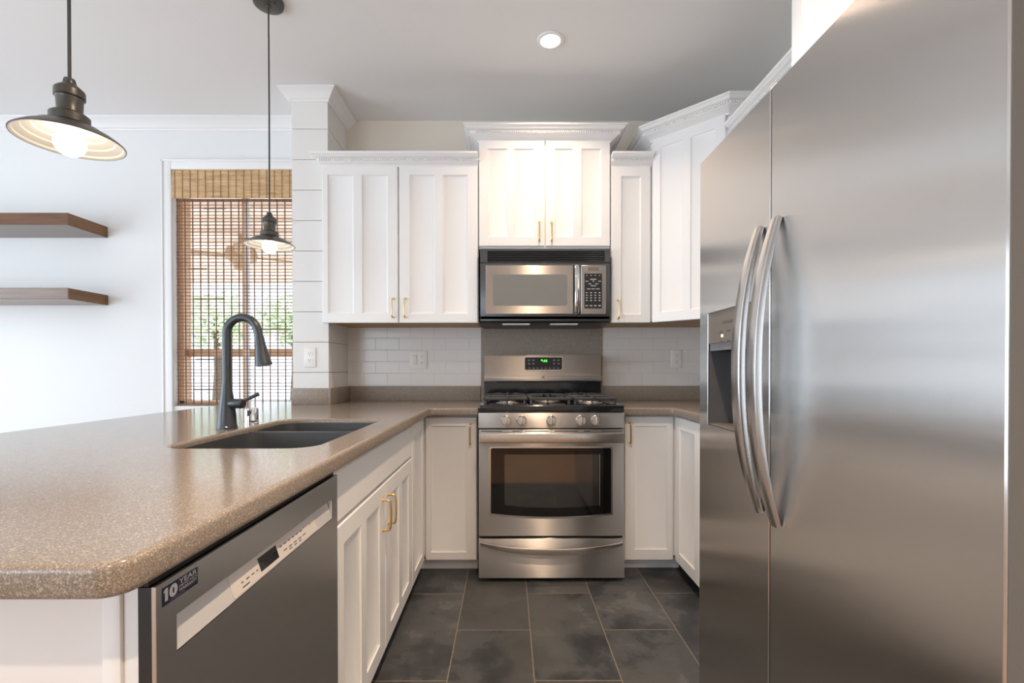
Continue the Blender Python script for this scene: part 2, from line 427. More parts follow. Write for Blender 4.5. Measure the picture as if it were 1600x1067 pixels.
    def build(s, name, mats, parent=None, origin=None, smooth=35):
        if not isinstance(mats, (list, tuple)): mats = [mats]
        me = bpy.data.meshes.new(name)
        co = [v.co for v in s.bm.verts]
        lo = Vector(min(v[i] for v in co) for i in range(3)); hi = Vector(max(v[i] for v in co) for i in range(3))
        c = Vector(origin) if origin is not None else (Vector(((lo.x+hi.x)/2, (lo.y+hi.y)/2, lo.z)) if parent is None else (lo+hi)/2)
        for v in s.bm.verts: v.co -= c
        s.bm.to_mesh(me); s.bm.free()
        for m in mats: me.materials.append(m)
        me.shade_smooth() if smooth else me.shade_flat()
        if smooth: me.set_sharp_from_angle(angle=math.radians(smooth))
        o = bpy.data.objects.new(name, me); C.objects.link(o)
        if parent is None: o.location = c
        else: o.parent = parent; o.location = c - Vector(parent['_o'])
        o['_o'] = tuple(c)
        return o
def tag(o, label, cat, group=None):
    o['label'] = label; o['category'] = cat
    if group: o['group'] = group
    return o
def thing(name, label, cat, loc, group=None):
    o = bpy.data.objects.new(name, None); C.objects.link(o); o.location = loc; o['_o'] = tuple(loc); o.empty_display_size = .05
    return tag(o, label, cat, group)
def struct(o): o['kind'] = 'structure'; return o
def rrect(x0, x1, y0, y1, rad, n=6):
    pts = []
    rs = rad if isinstance(rad, (list, tuple)) else [rad]*4
    for (cx, cy, a0, q) in ((x1, y0, -90, 0), (x1, y1, 0, 1), (x0, y1, 90, 2), (x0, y0, 180, 3)):
        rr = rs[q]; ox = cx + (-rr if cx == x1 else rr); oy = cy + (-rr if cy == y1 else rr)
        for k in range(n+1):
            a = math.radians(a0+90*k/n); pts.append((ox+rr*math.cos(a), oy+rr*math.sin(a)))
    return pts
def slab(polys, z0, z1, bev):
    """filled 2D curve (first loop outline, others holes) with rounded edges, as a builder"""
    cu = bpy.data.curves.new('s', 'CURVE'); cu.dimensions = '2D'; cu.fill_mode = 'BOTH'
    for P in polys:
        sp = cu.splines.new('POLY'); sp.points.add(len(P)-1); sp.use_cyclic_u = True
        for q, (x, y) in zip(sp.points, P): q.co = (x, y, 0, 1)
    cu.extrude = (z1-z0)/2-bev; cu.bevel_depth = bev; cu.bevel_resolution = 4; cu.offset = -bev
    b = MB(); b.from_curve(cu, Matrix.Translation((0, 0, (z0+z1)/2))); return b
def pull(P, N, parent, L=.108, out=.030):
    """small brass bow pull, P centre on the door face, N outward"""
    P, N = Vector(P), Vector(N); Z = Vector((0, 0, 1)); b = MB()
    pts = [(0, -.5), (.55, -.5), (.80, -.488), (.90, -.455), (.96, -.36), (1.0, -.15), (1.0, .15), (.96, .36), (.90, .455), (.80, .488), (.55, .5), (0, .5)]
    S = N.cross(Z)
    b.tube([P+N*(out*a)+Z*(L*c) for a, c in pts], .0042, 10)
    for q in (-.5, .5): b.cyl(P+Z*(L*q), P+Z*(L*q)+N*.004, .0065, n=14)
    o = b.build('handle', GOLD, parent); o['label'] = 'brass bow pull'; return o

BACK, RIGHT, CEILZ = 3.2076, 1.525, 2.743
# ------------------------------------------------------------------ setting
b = MB(); b.box(-.9, RIGHT, .3, BACK, -.1, 0); b.box(-4.6, RIGHT, -3.2, .3, -.1, 0, mi=1); b.box(-4.6, -.9, .3, BACK, -.1, 0, mi=1)
struct(b.build('floor', [SLATE, WOODF], smooth=0))
b = MB(); b.box(-4.75, RIGHT+.15, -3.35, BACK+.16, CEILZ, CEILZ+.12); struct(b.build('ceiling', CEIL, smooth=0))
b = MB(); b.box(-1.33, RIGHT+.15, BACK, BACK+.15, -.1, CEILZ); struct(b.build('wall_back', WARMWALL, smooth=0))
OX0, OX1, OZ0, OZ1 = -2.205, -1.39, .865, 2.419
b = MB(); b.box(-4.75, OX0, BACK, BACK+.15, -.1, CEILZ); b.box(OX0, OX1, BACK, BACK+.15, -.1, OZ0); b.box(OX0, OX1, BACK, BACK+.15, OZ1, CEILZ); b.box(OX1, -1.33, BACK, BACK+.15, -.1, CEILZ)
struct(b.build('wall_dining', WALL, smooth=0))
b = MB(); LY0, LY1, LZ0, LZ1 = -1.2, 2.4, .15, 2.25
b.box(-4.75, -4.6, -3.35, LY0, -.1, CEILZ); b.box(-4.75, -4.6, LY1, BACK, -.1, CEILZ); b.box(-4.75, -4.6, LY0, LY1, -.1, LZ0); b.box(-4.75, -4.6, LY0, LY1, LZ1, CEILZ)
struct(b.build('wall_left', WALL, smooth=0))
b = MB(); RX0, RX1, RZ1 = -4.2, -2.0, 2.15
b.box(-4.6, RX0, -3.35, -3.2, -.1, CEILZ); b.box(RX1, RIGHT, -3.35, -3.2, -.1, CEILZ); b.box(RX0, RX1, -3.35, -3.2, RZ1, CEILZ); b.box(RX0, RX1, -3.35, -3.2, -.1, .05)
struct(b.build('wall_rear', WALL, smooth=0))
b = MB(); b.box(RIGHT, RIGHT+.15, -3.35, BACK, -.1, CEILZ); struct(b.build('wall_right', WARMWALL, smooth=0))
# frames of the big openings that light the room (left and behind the camera)
b = MB()
for y in (LY0+.03, .6, LY1-.03): b.box(-4.70, -4.64, y-.03, y+.03, LZ0, LZ1)
for z in (LZ0+.03, LZ1-.03): b.box(-4.70, -4.64, LY0, LY1, z-.03, z+.03)
wl = struct(b.build('window_2', TRIM, smooth=0))
b = MB()
for x in (RX0+.03, -3.1, RX1-.03): b.box(x-.035, x+.035, -3.30, -3.24, .05, RZ1)
for z in (.09, RZ1-.03): b.box(RX0, RX1, -3.30, -3.24, z-.03, z+.03)
struct(b.build('door_1', TRIM, smooth=0))

# shiplap pillar
PX0, PX1, PY = -1.265, -1.053, 2.857
b = MB(); b.box(PX0+.012, PX1-.012, PY+.012, BACK-.001, 0, CEILZ-.001, mi=1)
z = 1.089-.1785*6
while z < CEILZ-.01:
    z0, z1 = max(z, .0)+.0015, min(z+.1785, CEILZ)-.0015
    if z1 > z0: b.box(PX0, PX1, PY, BACK-.001, z0, z1, .0012, seg=1)
    z += .1785
struct(b.build('wall_pillar', [mat('shiplap_paint', (.82, .81, .79), .5), mat('shiplap_groove', (.35, .34, .33), .8)]))
CROWN = [(0, -.07), (.008, -.07), (.010, -.058), (.018, -.054), (.026, -.042), (.042, -.026), (.052, -.018), (.058, -.014), (.062, -.012), (.062, -.0015), (0, -.0015)]
b = MB(); b.sweep([(-4.6, BACK), (PX0, BACK)], [(o*1.25, u) for o, u in CROWN], CEILZ, side=-1); struct(b.build('trim_1', TRIM, smooth=14))
b = MB(); b.sweep([(PX0, BACK), (PX0, PY), (PX1, PY), (PX1, BACK)], [(o*.95, u) for o, u in CROWN], CEILZ, side=-1); struct(b.build('trim_2', TRIM, smooth=14))
# window casing and jamb
b = MB(); cw = .062
b.box(OX0-cw, OX0, BACK-.018, BACK, .0, OZ1+cw, .004); b.box(OX1, OX1+cw, BACK-.018, BACK, .0, OZ1+cw, .004); b.box(OX0, OX1, BACK-.018, BACK, OZ1, OZ1+cw, .004)
b.box(OX0-cw-.0, OX0-cw+.012, BACK-.026, BACK, 0, OZ1+cw+.0, .003); b.box(OX0-cw, OX1+cw, BACK-.026, BACK, OZ1+cw-.012, OZ1+cw, .003)
struct(b.build('trim_3', TRIM))
wn = bpy.data.objects.new('window_1', None); C.objects.link(wn); wn['_o'] = (0., 0., 0.); wn['kind'] = 'structure'
b = MB(); fy0, fy1 = 3.265, 3.345
b.box(OX0, OX0+.03, fy0, fy1, OZ0, OZ1); b.box(OX1-.03, OX1, fy0, fy1, OZ0, OZ1); b.box(OX0, OX1, fy0, fy1, OZ1-.04, OZ1); b.box(OX0, OX1, fy0, fy1, OZ0, OZ0+.03)
b.box(-1.800, -1.783, 3.30, 3.345, OZ0, OZ1); b.box(OX0, OX1, 3.305, 3.34, 1.193, 1.242)
b.build('window_frame', ORANGE, wn)
b = MB(); b.box(-1.783, -1.755, 3.30, 3.32, OZ0+.03, OZ1-.04); b.build('window_track', TRIM, wn)
b = MB(); b.box(OX0+.03, OX1-.03, 3.322, 3.326, OZ0+.03, OZ1-.04); b.build('pane', PANE, wn)
# backsplash tiles
b = MB(); b.box(PX1, -.175, BACK-.008, BACK, .985, 1.42); struct(b.build('wall_tile_left', TILE_L, smooth=0))
b = MB(); b.box(.627, RIGHT, BACK-.008, BACK, .985, 1.42); struct(b.build('wall_tile_right', TILE_R, smooth=0))

# ------------------------------------------------------------------ outside the dining window
b = MB(); b.box(-14, 9, 3.4, 30, -.35, -.15); struct(b.build('ground', GROUND, smooth=0))
b = MB(); b.box(-6, 1.5, 3.42, 8.6, 2.62, 2.72)
for k in range(12): b.box(-6, 1.5, 3.6+k*.42, 3.68+k*.42, 2.58, 2.62)
struct(b.build('porch_roof', PORCHW, smooth=0))
t = thing('ceiling_fan', 'tan wooden ceiling fan on the porch, seen through the woven blind', 'fan', (-2.9, 5.3, 2.3))
b = MB(); b.cyl((-2.9, 5.3, 2.58), (-2.9, 5.3, 2.45), .02); b.build('rod', FANM, t)
b = MB(); b.lathe([(0, 2.46), (.07, 2.45), (.14, 2.42), (.16, 2.36), (.15, 2.30), (.09, 2.26), (.07, 2.20), (0, 2.18)], (-2.9, 5.3, 0)); b.build('motor_housing', FANM, t)
for k in range(4):
    a = .5+k*PI/2; U = Vector((math.cos(a), math.sin(a), 0)); V = Vector((-math.sin(a), math.cos(a), .12)).normalized()
    b = MB(); b.prism([(.12, -.03), (.3, -.06), (.62, -.07), (.66, 0), (.62, .07), (.3, .06), (.12, .03)], -.006, .006, U=U, V=V, O=(-2.9, 5.3, 2.33)); b.build('blade', FANM, t)
def leafy(name, label, c, rx, rz, n, seed):
    q = random.Random(seed); t = thing(name, label, 'tree', (c[0], c[1], -.15), 'trees beyond the porch')
    b = MB(); b.tube([(c[0], c[1], -.15), (c[0]+.05, c[1], c[2]*.5), (c[0], c[1], c[2])], [.12, .09, .05]); b.build('trunk', BARK, t)
    b = MB(); tb = bmesh.new()
    for _ in range(n):
        th, u, rr = q.uniform(0, 2*PI), q.uniform(-1, 1), q.random()**.4
        p = Vector((c[0]+rx*rr*math.cos(th)*math.sqrt(1-u*u), c[1]+rx*.7*rr*math.sin(th)*math.sqrt(1-u*u), c[2]+rz*rr*u))
        A = Vector((q.gauss(0, 1), q.gauss(0, 1), q.gauss(0, .6))).normalized(); B = A.orthogonal().normalized(); s = q.uniform(.07, .16)
        tb.faces.new([tb.verts.new(p-A*s), tb.verts.new(p+B*s*.4), tb.verts.new(p+A*s), tb.verts.new(p-B*s*.4)])
    b.add(tb); b.build('foliage', LEAF, t, smooth=0)
leafy('tree', 'green tree beyond the porch, seen through the left half of the blind', (-6.3, 10.5, 2.1), .75, .7, 420, 1)
leafy('tree', 'green tree beyond the porch, seen through the right half of the blind', (-4.8, 10.9, 2.2), .8, .6, 480, 2)

b = MB(); b.box(-13, 0, 14, 14.4, -.15, 6); struct(b.build('wall_sky_blocker', mat('pale_sky_blocker_paint', (.74, .74, .75), .8), smooth=0))  # pale wall added behind the trees to block the bright sky

# ------------------------------------------------------------------ bamboo blind
t = thing('bamboo_blind', 'woven bamboo roman shade with tan valance in the dining window', 'blind', (-1.8, 3.22, OZ0+.01))
BX0, BX1, BY = OX0+.014, OX1-.008, 3.222
b = MB(); z = .885
k = 0
while z < 2.235:
    rr = R.uniform(.0019, .0028); jz = R.uniform(-.001, .001)
    b.box(BX0+R.uniform(-.003, .004), BX1, BY-.0015, BY+.0015, z+jz-rr, z+jz+rr)
    if k % 9 == 4: 
        x0 = R.uniform(BX0, BX1-.3); b.box(x0, x0+R.uniform(.1, .3), BY-.002, BY+.002, z-.0048, z+.0048)
    z += .0222; k += 1
b.box(BX0, BX1, BY-.004, BY+.004, 2.222, 2.234); b.box(BX0, BX1, BY-.004, BY+.004, .869, .878)
b.build('woven_shade', REED, t, smooth=0)
b = MB(); x = BX0+.006
while x < BX1:
    b.box(x-.002, x+.002, BY-.004, BY+.004, .870, 2.235); x += .0508
b.build('shade_cords', THREAD, t, smooth=0)
b = MB(); z = 2.232; k = 0
while z < 2.412:
    b.box(OX0+.003+R.uniform(0, .002), OX1-.003, 3.196+R.uniform(-.001, .001), 3.201, z, z+.0108, .0015, seg=1); z += .0112
va = b.build('valance', BAMBOO, t)
b = MB(); x = OX0+.022
while x < OX1:
    b.box(x-.0024, x+.0024, 3.1935, 3.1955, 2.231, 2.412); x += .0502
b.build('valance_cords', mat('tan_thread', (.34, .20, .10), .8), va, smooth=0)
b = MB(); b.box(OX0+.002, OX1-.002, 3.206, 3.232, 2.375, 2.417); b.build('headrail', ORANGE, t, smooth=0)

# ------------------------------------------------------------------ floating shelves
for (z0, z1, lab) in ((1.974, 2.046, 'upper of the two stained brown floating wood shelves on the white wall'), (1.530, 1.597, 'lower of the two stained floating wood shelves, below the other one')):
    t = thing('floating_shelf', lab, 'shelf', (-3.4, BACK-.14, z0), 'floating shelves on the dining wall')
    b = MB(); b.box(-4.35, -2.634, 2.915, BACK-.001, z0, z1, .002, seg=1); b.build('shelf_board', WOODS, t)
    b = MB(); b.box(-2.6345, -2.632, 2.916, BACK-.002, z0+.001, z1-.001); b.build('end_cap', WOODE, t, smooth=0)

# ------------------------------------------------------------------ upper cabinets
FY = 2.822                       # front of the wall-cabinet doors
SMALL = [(0, -.020), (.005, -.020), (.005, -.006), (.012, -.002), (.022, .004), (.026, .010), (.026, .022), (.034, .026), (.046, .030), (.052, .036), (.060, .040), (.060, .052), (0, .052)]
BIG = [(0, -.012), (.007, -.012), (.010, -.004), (.018, .002), (.034, .014), (.046, .020), (.050, .024), (.050, .036), (.060, .039), (.068, .042), (.074, .050), (.078, .055), (.085, .057), (.085, .066), (0, .066)]
def two_panels(wd, h, st=.040, mid=.050, rail=.055):
    m = (wd-2*st-mid)/2
    return [(st, st+m, rail, h-rail), (st+m+mid, wd-st, rail, h-rail)]
def one_panel(wd, h, st=.052, rail=.055): return [(st, wd-st, rail, h-rail)]
# left double-door cabinet
t = thing('wall_cabinet', 'white double-door wall cabinet between shiplap pillar and microwave', 'cabinet', (-.62, 3.0, 1.377))
b = MB(); b.box(-1.050, -.1695, FY+.036, BACK-.009, 1.386, 2.325); b.box(-1.074, -.1695, FY+.0205, FY+.0345, 1.380, 2.325); b.build('cabinet_box', CAB, t, smooth=0)
b = MB(); b.box(-1.045, -.174, FY+.03, BACK-.012, 1.3815, 1.3855); b.build('bottom_panel', PLY, t, smooth=0)
for (x0, x1, hx) in ((-1.076, -.638, -.666), (-.628, -.172, -.594)):
    wd = x1-x0; h = 2.286-1.378
    b = MB(); b.door((x0, FY, 1.378), (1, 0, 0), (0, -1, 0), wd, h, [(.033, .183, .053, h-.051), (.231, .381, .053, h-.051)] if x0 < -1 else [(.060, .206, .053, h-.051), (.254, .398, .053, h-.051)])
    dr = b.build('door', CAB, t); pull((hx, FY, 1.463), (0, -1, 0), dr)
b = MB(); pth = [(-1.074, PY-.001), (-1.074, FY+.016), (-.1695, FY+.016)]
b.sweep(pth, SMALL, 2.302, side=-1); b.dentils(pth, .026, .034, .010, .021, 2.302, side=-1); b.build('crown_molding', CAB, t, smooth=12)
# cabinet over the microwave
t = thing('wall_cabinet', 'tall-crowned white double-door cabinet directly above the microwave', 'cabinet', (.216, 3.0, 1.808))
b = MB(); b.box(-.166, .598, FY+.0205, BACK-.001, 1.808, 2.455); b.build('cabinet_box', CAB, t, smooth=0)
for (x0, x1, hx) in ((-.165, .2165, .1855), (.2225, .597, .2565)):
    wd = x1-x0; h = 2.436-1.823
    b = MB(); b.door((x0, FY, 1.823), (1, 0, 0), (0, -1, 0), wd, h, [(.052, .165, .053, h-.049), (.204, .318, .053, h-.049)] if x0 < 0 else [(.053, .160, .053, h-.049), (.208, .323, .053, h-.049)])
    dr = b.build('door', CAB, t); pull((hx, FY, 1.906), (0, -1, 0), dr)
b = MB(); pth = [(-.166, BACK-.002), (-.166, FY+.016), (.598, FY+.016), (.598, BACK-.002)]
b.sweep(pth, BIG, 2.438, side=-1); b.dentils(pth, .050, .058, .025, .035, 2.438, side=-1); b.build('crown_molding', CAB, t, smooth=12)
# narrow cabinet
t = thing('wall_cabinet', 'narrow single-door white wall cabinet just right of the microwave', 'cabinet', (.72, 3.0, 1.377))
b = MB(); b.box(.603, .8405, FY+.0205, BACK-.009, 1.386, 2.325); b.build('cabinet_box', CAB, t, smooth=0)
b = MB(); b.box(.606, .838, FY+.03, BACK-.012, 1.3815, 1.3855); b.build('bottom_panel', PLY, t, smooth=0)
h = 2.286-1.378; b = MB(); b.door((.605, FY, 1.378), (1, 0, 0), (0, -1, 0), .228, h, [(.056, .171, .047, h-.058)]); dr = b.build('door', CAB, t); pull((.644, FY, 1.457), (0, -1, 0), dr)
b = MB(); pth = [(.603, FY+.016), (.842, FY+.016)]; b.sweep(pth, SMALL, 2.302, side=-1); b.dentils(pth, .026, .034, .010, .021, 2.302, side=-1); b.build('crown_molding', CAB, t, smooth=12)
# diagonal corner cabinet
t = thing('corner_wall_cabinet', 'tall diagonal white corner wall cabinet beside the refrigerator', 'cabinet', (1.2, 2.9, 1.377))
poly = [(.842, BACK-.009), (.842, 2.842), (1.159, 2.525), (RIGHT-.001, 2.525), (RIGHT-.001, BACK-.009)]
b = MB(); b.prism(poly, 1.386, 2.455); b.build('cabinet_box', CAB, t, smooth=0)
b = MB(); b.prism([(.848, BACK-.012), (.848, 2.85), (1.155, 2.535), (RIGHT-.004, 2.535), (RIGHT-.004, BACK-.012)], 1.3815, 1.3855); b.build('bottom_panel', PLY, t, smooth=0)
q = math.sqrt(.5); fw = (1.159-.842)*math.sqrt(2); dw = fw-.035
h = 2.43-1.378; b = MB(); P0 = Vector((.842, 2.842, 1.378)) + Vector((q, -q, 0))*.0175 + Vector((-q, -q, 0))*.021
b.door(P0, (q, -q, 0), (-q, -q, 0), dw, h, [(.050, .050+.135, .055, h-.055), (dw-.185, dw-.050, .055, h-.055)]); b.build('door', CAB, t)
b = MB(); pth = [(.842, BACK-.002), (.842, 2.834), (1.151, 2.525), (RIGHT, 2.525)]
b.sweep(pth, BIG, 2.438, side=-1); b.dentils(pth, .050, .058, .025, .035, 2.438, side=-1); b.build('crown_molding', CAB, t, smooth=12)
# right wall cabinet
t = thing('wall_cabinet', 'lower white wall cabinet whose crown shows above the refrigerator doors', 'cabinet', (1.35, 2.0, 1.377))
b = MB(); b.box(1.19, RIGHT-.001, 1.56, 2.522, 1.386, 2.35); b.build('cabinet_box', CAB, t, smooth=0)
for y0 in (1.57, 2.04):
    b = MB(); h = 2.30-1.378; b.door((1.169, y0+.46, 1.378), (0, -1, 0), (-1, 0, 0), .455, h, two_panels(.455, h)); b.build('door', CAB, t)
b = MB(); pth = [(1.186, 2.522), (1.186, 1.56)]; b.sweep(pth, SMALL, 2.330, side=-1); b.dentils(pth, .026, .034, .010, .021, 2.330, side=-1); b.build('crown_molding', CAB, t, smooth=12)
# over-fridge cabinet
t = thing('wall_cabinet', 'deep white cabinet above the refrigerator, reaching out of the top', 'cabinet', (1.2, 1.0, 1.80))
b = MB(); b.box(.862, RIGHT-.001, .42, 1.474, 1.80, CEILZ-.002); b.build('cabinet_box', CAB, t, smooth=0)
for y1 in (1.432, .935):
    b = MB(); h = 2.68-1.83; b.door((.842, y1, 1.83), (0, -1, 0), (-1, 0, 0), .49, h, two_panels(.49, h)); b.build('door', CAB, t)

# ------------------------------------------------------------------ base cabinets
H, HB = .9012, .861
# sink base
BX = -.449
t = thing('base_cabinet', 'white sink base cabinet with false drawer front and two paired doors', 'cabinet', (-.75, 1.77, 0))
b = MB()
b.box(-1.04, BX-.021, 1.245, 1.262, .085, HB-.001); b.box(-1.04, BX-.021, 2.262, 2.278, .085, HB-.001); b.box(-1.06, -1.04, 1.245, 2.278, .085, HB-.001); b.box(-1.04, BX-.021, 1.262, 2.262, .085, .105)
b.box(BX-.040, BX-.0205, 1.245, 2.278, .695, HB-.001); b.box(BX-.040, BX-.0205, 1.245, 2.278, .085, .12); b.box(BX-.040, BX-.0205, 1.745, 1.80, .1, .7)
b.build('cabinet_box', CAB, t, smooth=0)
b = MB(); b.door((BX, 1.250, .703), (0, 1, 0), (1, 0, 0), 1.022, .140, [], ch=.004); b.build('drawer_front', CAB, t)
for (y0, y1, hy, lab) in ((1.250, 1.772, 1.735, 0), (1.778, 2.272, 1.815, 1)):
    wd, h = y1-y0, .692-.078
    b = MB(); b.door((BX, y0, .078), (0, 1, 0), (1, 0, 0), wd, h, two_panels(wd, h, .075, .055, .06)); dr = b.build('door', CAB, t); pull((BX, hy, .585), (1, 0, 0), dr)
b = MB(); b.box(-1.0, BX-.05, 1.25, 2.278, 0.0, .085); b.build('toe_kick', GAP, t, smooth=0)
# left corner cabinet
t = thing('corner_base_cabinet', 'white corner base cabinet with folding door, left of the range', 'cabinet', (-.6, 2.9, 0))
b = MB(); b.box(-1.04, BX-.0205, 2.28, PY-.002, .085, HB-.001); b.box(-1.04, BX-.0205, PY-.002, BACK-.01, .085, HB-.001); b.box(BX-.0205, -.164, 2.6455, BACK-.01, .085, HB-.001); b.build('cabinet_box', CAB, t, smooth=0)
wd, h = .322, .848-.075
b = MB(); b.door((BX, 2.282, .078), (0, 1, 0), (1, 0, 0), .318, h-.006, one_panel(.318, h-.006, .055, .05)); b.build('door', CAB, t)
b = MB(); b.door((-.446, 2.625, .070), (1, 0, 0), (0, -1, 0), .279, .848-.070, [(.028, .222, .042, .848-.070-.047)]); dr = b.build('door', CAB, t); pull((-.202, 2.625, .756), (0, -1, 0), dr)
b = MB(); b.box(-.55, -.166, 2.685, 2.70, 0, .085); b.build('toe_kick', CAB, t, smooth=0)
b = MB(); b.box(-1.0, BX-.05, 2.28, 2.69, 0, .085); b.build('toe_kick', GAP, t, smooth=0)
# right corner cabinet
RXF = .904
t = thing('corner_base_cabinet', 'white corner base cabinet between the range and the refrigerator', 'cabinet', (1.1, 2.8, 0))
b = MB(); b.box(.617, RIGHT-.002, 2.6455, BACK-.01, .085, HB-.001); b.box(RXF+.0205, RIGHT-.002, 1.56, 2.6455, .085, HB-.001); b.build('cabinet_box', CAB, t, smooth=0)
b = MB(); b.door((.637, 2.625, .068), (1, 0, 0), (0, -1, 0), .264, .851-.068, [(.053, .232, .058, .851-.068-.052)]); dr = b.build('door', CAB, t); pull((.663, 2.625, .762), (0, -1, 0), dr)
b = MB(); b.door((RXF, 2.606, .074), (0, -1, 0), (-1, 0, 0), .33, .851-.074, one_panel(.33, .851-.074, .06, .06)); b.build('door', CAB, t)
b = MB(); b.door((RXF, 2.27, .074), (0, -1, 0), (-1, 0, 0), .40, .851-.074, one_panel(.40, .851-.074, .06, .06)); b.build('door', CAB, t)
b = MB(); b.box(.617, .96, 2.692, 2.70, 0, .085); b.build('toe_kick', CAB, t, smooth=0)
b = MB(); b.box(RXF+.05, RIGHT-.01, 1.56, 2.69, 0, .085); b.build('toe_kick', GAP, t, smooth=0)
# peninsula end panel
t = thing('peninsula_end_panel', 'white end panel closing the peninsula beside the dishwasher', 'cabinet', (-.78, .63, 0))
b = MB(); b.box(-1.08, -.4585, .622, .634, 0, HB-.001); b.build('panel', CAB, t, smooth=0)
b = MB(); b.box(-.5135, -.490, .611, .6225, 0, HB-.001, .0015); b.build('trim_strip', CAB, t)
b = MB(); b.box(-.4895, -.4605, .616, .6225, 0, HB-.001, .001); b.build('filler_strip', CAB, t)
b = MB(); b.box(-1.08, -1.062, .636, 2.85, 0, HB-.001); struct(b.build('wall_peninsula', WALL, smooth=0))

# ------------------------------------------------------------------ countertops
CX, CY = -.4149, 2.5721
t = thing('countertop', 'speckled tan countertop with the sink, running over the peninsula', 'countertop', (-1.0, 1.8, HB))
out = [(-1.66, .53), (-1.66, .528)]
rr = .034
cor = [(CX-rr+rr*math.cos(a), .517+rr+rr*math.sin(a)) for a in [math.radians(-90+90*k/8) for k in range(9)]]
poly = [(-1.672, .517)] + cor + [(CX, CY-.03), (CX+.010, CY-.010), (CX+.03, CY), (-.158, CY), (-.158, BACK-.003), (PX1+.003, BACK-.003), (PX1+.003, PY-.003), (PX0-.003, PY-.003), (PX0-.003, BACK-.03), (-1.672, BACK-.03)]
SX0, SX1, SY0, SY1 = -.925, -.522, 1.283, 2.022
hole = rrect(SX0, SX1, SY0, SY1, .07, 8)
b = slab([poly, hole], HB, H, .009); b.build('worktop', STONE, t)
b = MB(); b.box(PX1+.017, -.178, BACK-.020, BACK-.002, H, .9965, .002); b.box(PX1+.002, PX1+.0165, PY-.016, BACK-.003, H, .9965, .002); b.box(PX0-.003, PX1+.002, PY-.016, PY-.002, H, .9965, .002)
tag(b.build('backsplash', STONEV), 'low speckled tan stone upstand wrapping the pillar foot and left tile wall', 'backsplash')
t = thing('countertop', 'speckled tan corner countertop right of the range', 'countertop', (1.1, 2.8, HB))
poly = [(.614, CY), (RXF-.045, CY), (RXF-.028, CY-.008), (RXF-.022, CY-.022), (RXF-.022, 1.56), (RIGHT-.003, 1.56), (RIGHT-.003, BACK-.003), (.614, BACK-.003)]
b = slab([poly], HB, H, .009); b.build('worktop', STONE, t)
b = MB(); b.box(.630, RIGHT-.004, BACK-.020, BACK-.009, H, .9965, .002); tag(b.build('backsplash', STONEV), 'low speckled tan stone upstand under the tile right of the range', 'backsplash')
b = MB(); b.box(-.174, .625, BACK-.014, BACK-.001, .55, 1.43); tag(b.build('stone_splash_panel', STONEG, smooth=0), 'speckled taupe stone splash panel behind the range under the microwave', 'backsplash')

# ------------------------------------------------------------------ sink
t = thing('sink', 'charcoal double bowl undermount sink let into the tan peninsula counter', 'sink', (-.73, 1.65, .66))
b = MB(); ox0, ox1 = SX0+.0045, SX1-.0045
def bowl(y0, y1, ztop, zb):
    tb = bmesh.new(); n = 6
    L = [(0, ztop, .06), (.004, ztop-.06, .06), (.012, zb+.03, .06), (.03, zb+.004, .05), (.06, zb, .04)]
    rings = []
    for ins, z, rr in L: rings.append([tb.verts.new((x, y, z)) for x, y in rrect(ox0+ins, ox1-ins, y0+ins, y1-ins, rr, n)])
    outr = [[tb.verts.new((x, y, z)) for x, y in rrect(ox0-.003, ox1+.003, y0-.003, y1+.003, .066, n)] for z in (ztop, zb-.006)]
    m = len(rings[0])
    def band(a, c):
        for k in range(m): tb.faces.new((a[k], a[(k+1) % m], c[(k+1) % m], c[k]))
    for a, c in zip(rings, rings[1:]): band(a, c)
    band(outr[0], rings[0]); band(outr[1], outr[0]); tb.faces.new(rings[-1]); tb.faces.new(outr[1][::-1])
    bmesh.ops.recalc_face_normals(tb, faces=tb.faces[:]); return tb
DY = 1.735
ZS = H-.016; b.add(bowl(SY0+.0045, DY-.012, ZS, .665)); b.build('near_bowl', SINK, t)
b = MB(); b.add(bowl(DY+.012, SY1-.0045, ZS, .665)); b.build('far_bowl', SINK, t)
b = MB(); b.box(ox0+.03, ox1-.03, DY-.0085, DY+.0085, .80, ZS-.001, .004, seg=3); b.box(ox0-.002, ox1+.002, DY-.0089, DY+.0089, ZS-.030, ZS+.0005, .003, seg=3); b.build('divider', SINK, t)
for y in (1.5, 1.89):
    b = MB(); b.lathe([(0, .6665), (.035, .6665), (.042, .669), (.045, .6655)], (-.72, y, 0)); b.build('drain', CHROME, t)

# faucet
fx, fy = -.985, 1.703
t = thing('faucet', 'dark slate pull-down gooseneck faucet standing behind the sink', 'faucet', (fx, fy, H))
b = MB(); b.lathe([(0, H), (.033, H), (.0335, H+.006), (.031, H+.012), (.029, H+.045), (.0235, H+.09), (.018, H+.13), (.0158, H+.156), (.0148, H+.157), (0, H+.157)], (fx, fy, 0)); b.build('body', FAUCET, t)
b = MB(); rc = .055; cz = 1.234; pts = [(fx, fy, H+.15), (fx, fy, 1.12), (fx, fy, 1.19)]
for k in range(0, 17):
    a = math.radians(180 - k*170/16); pts.append((fx+rc+rc*math.cos(a), fy, cz+rc*1.03*math.sin(a)))
e0 = Vector(pts[-1]); pts.append(tuple(e0+Vector((.004, 0, -.02)))); b.tube(pts, .0145, 18); b.build('spout', FAUCET, t)
e1 = Vector((-.8555, fy, 1.123)); s0 = e0+Vector((.004, 0, -.018)); ax = (e1-s0); Lh = ax.length
b = MB(); b.lathe([(0, 0), (.0152, 0), (.0155, .004), (.017, .03), (.021, Lh*.55), (.0265, Lh*.9), (.028, Lh*.96), (.0275, Lh), (.022, Lh+.001), (0, Lh-.001)], s0, axis=ax); sh = b.build('spray_head', FAUCET, t)
b = MB()
axn = ax.normalized(); o1 = axn.orthogonal().normalized(); o2 = axn.cross(o1)
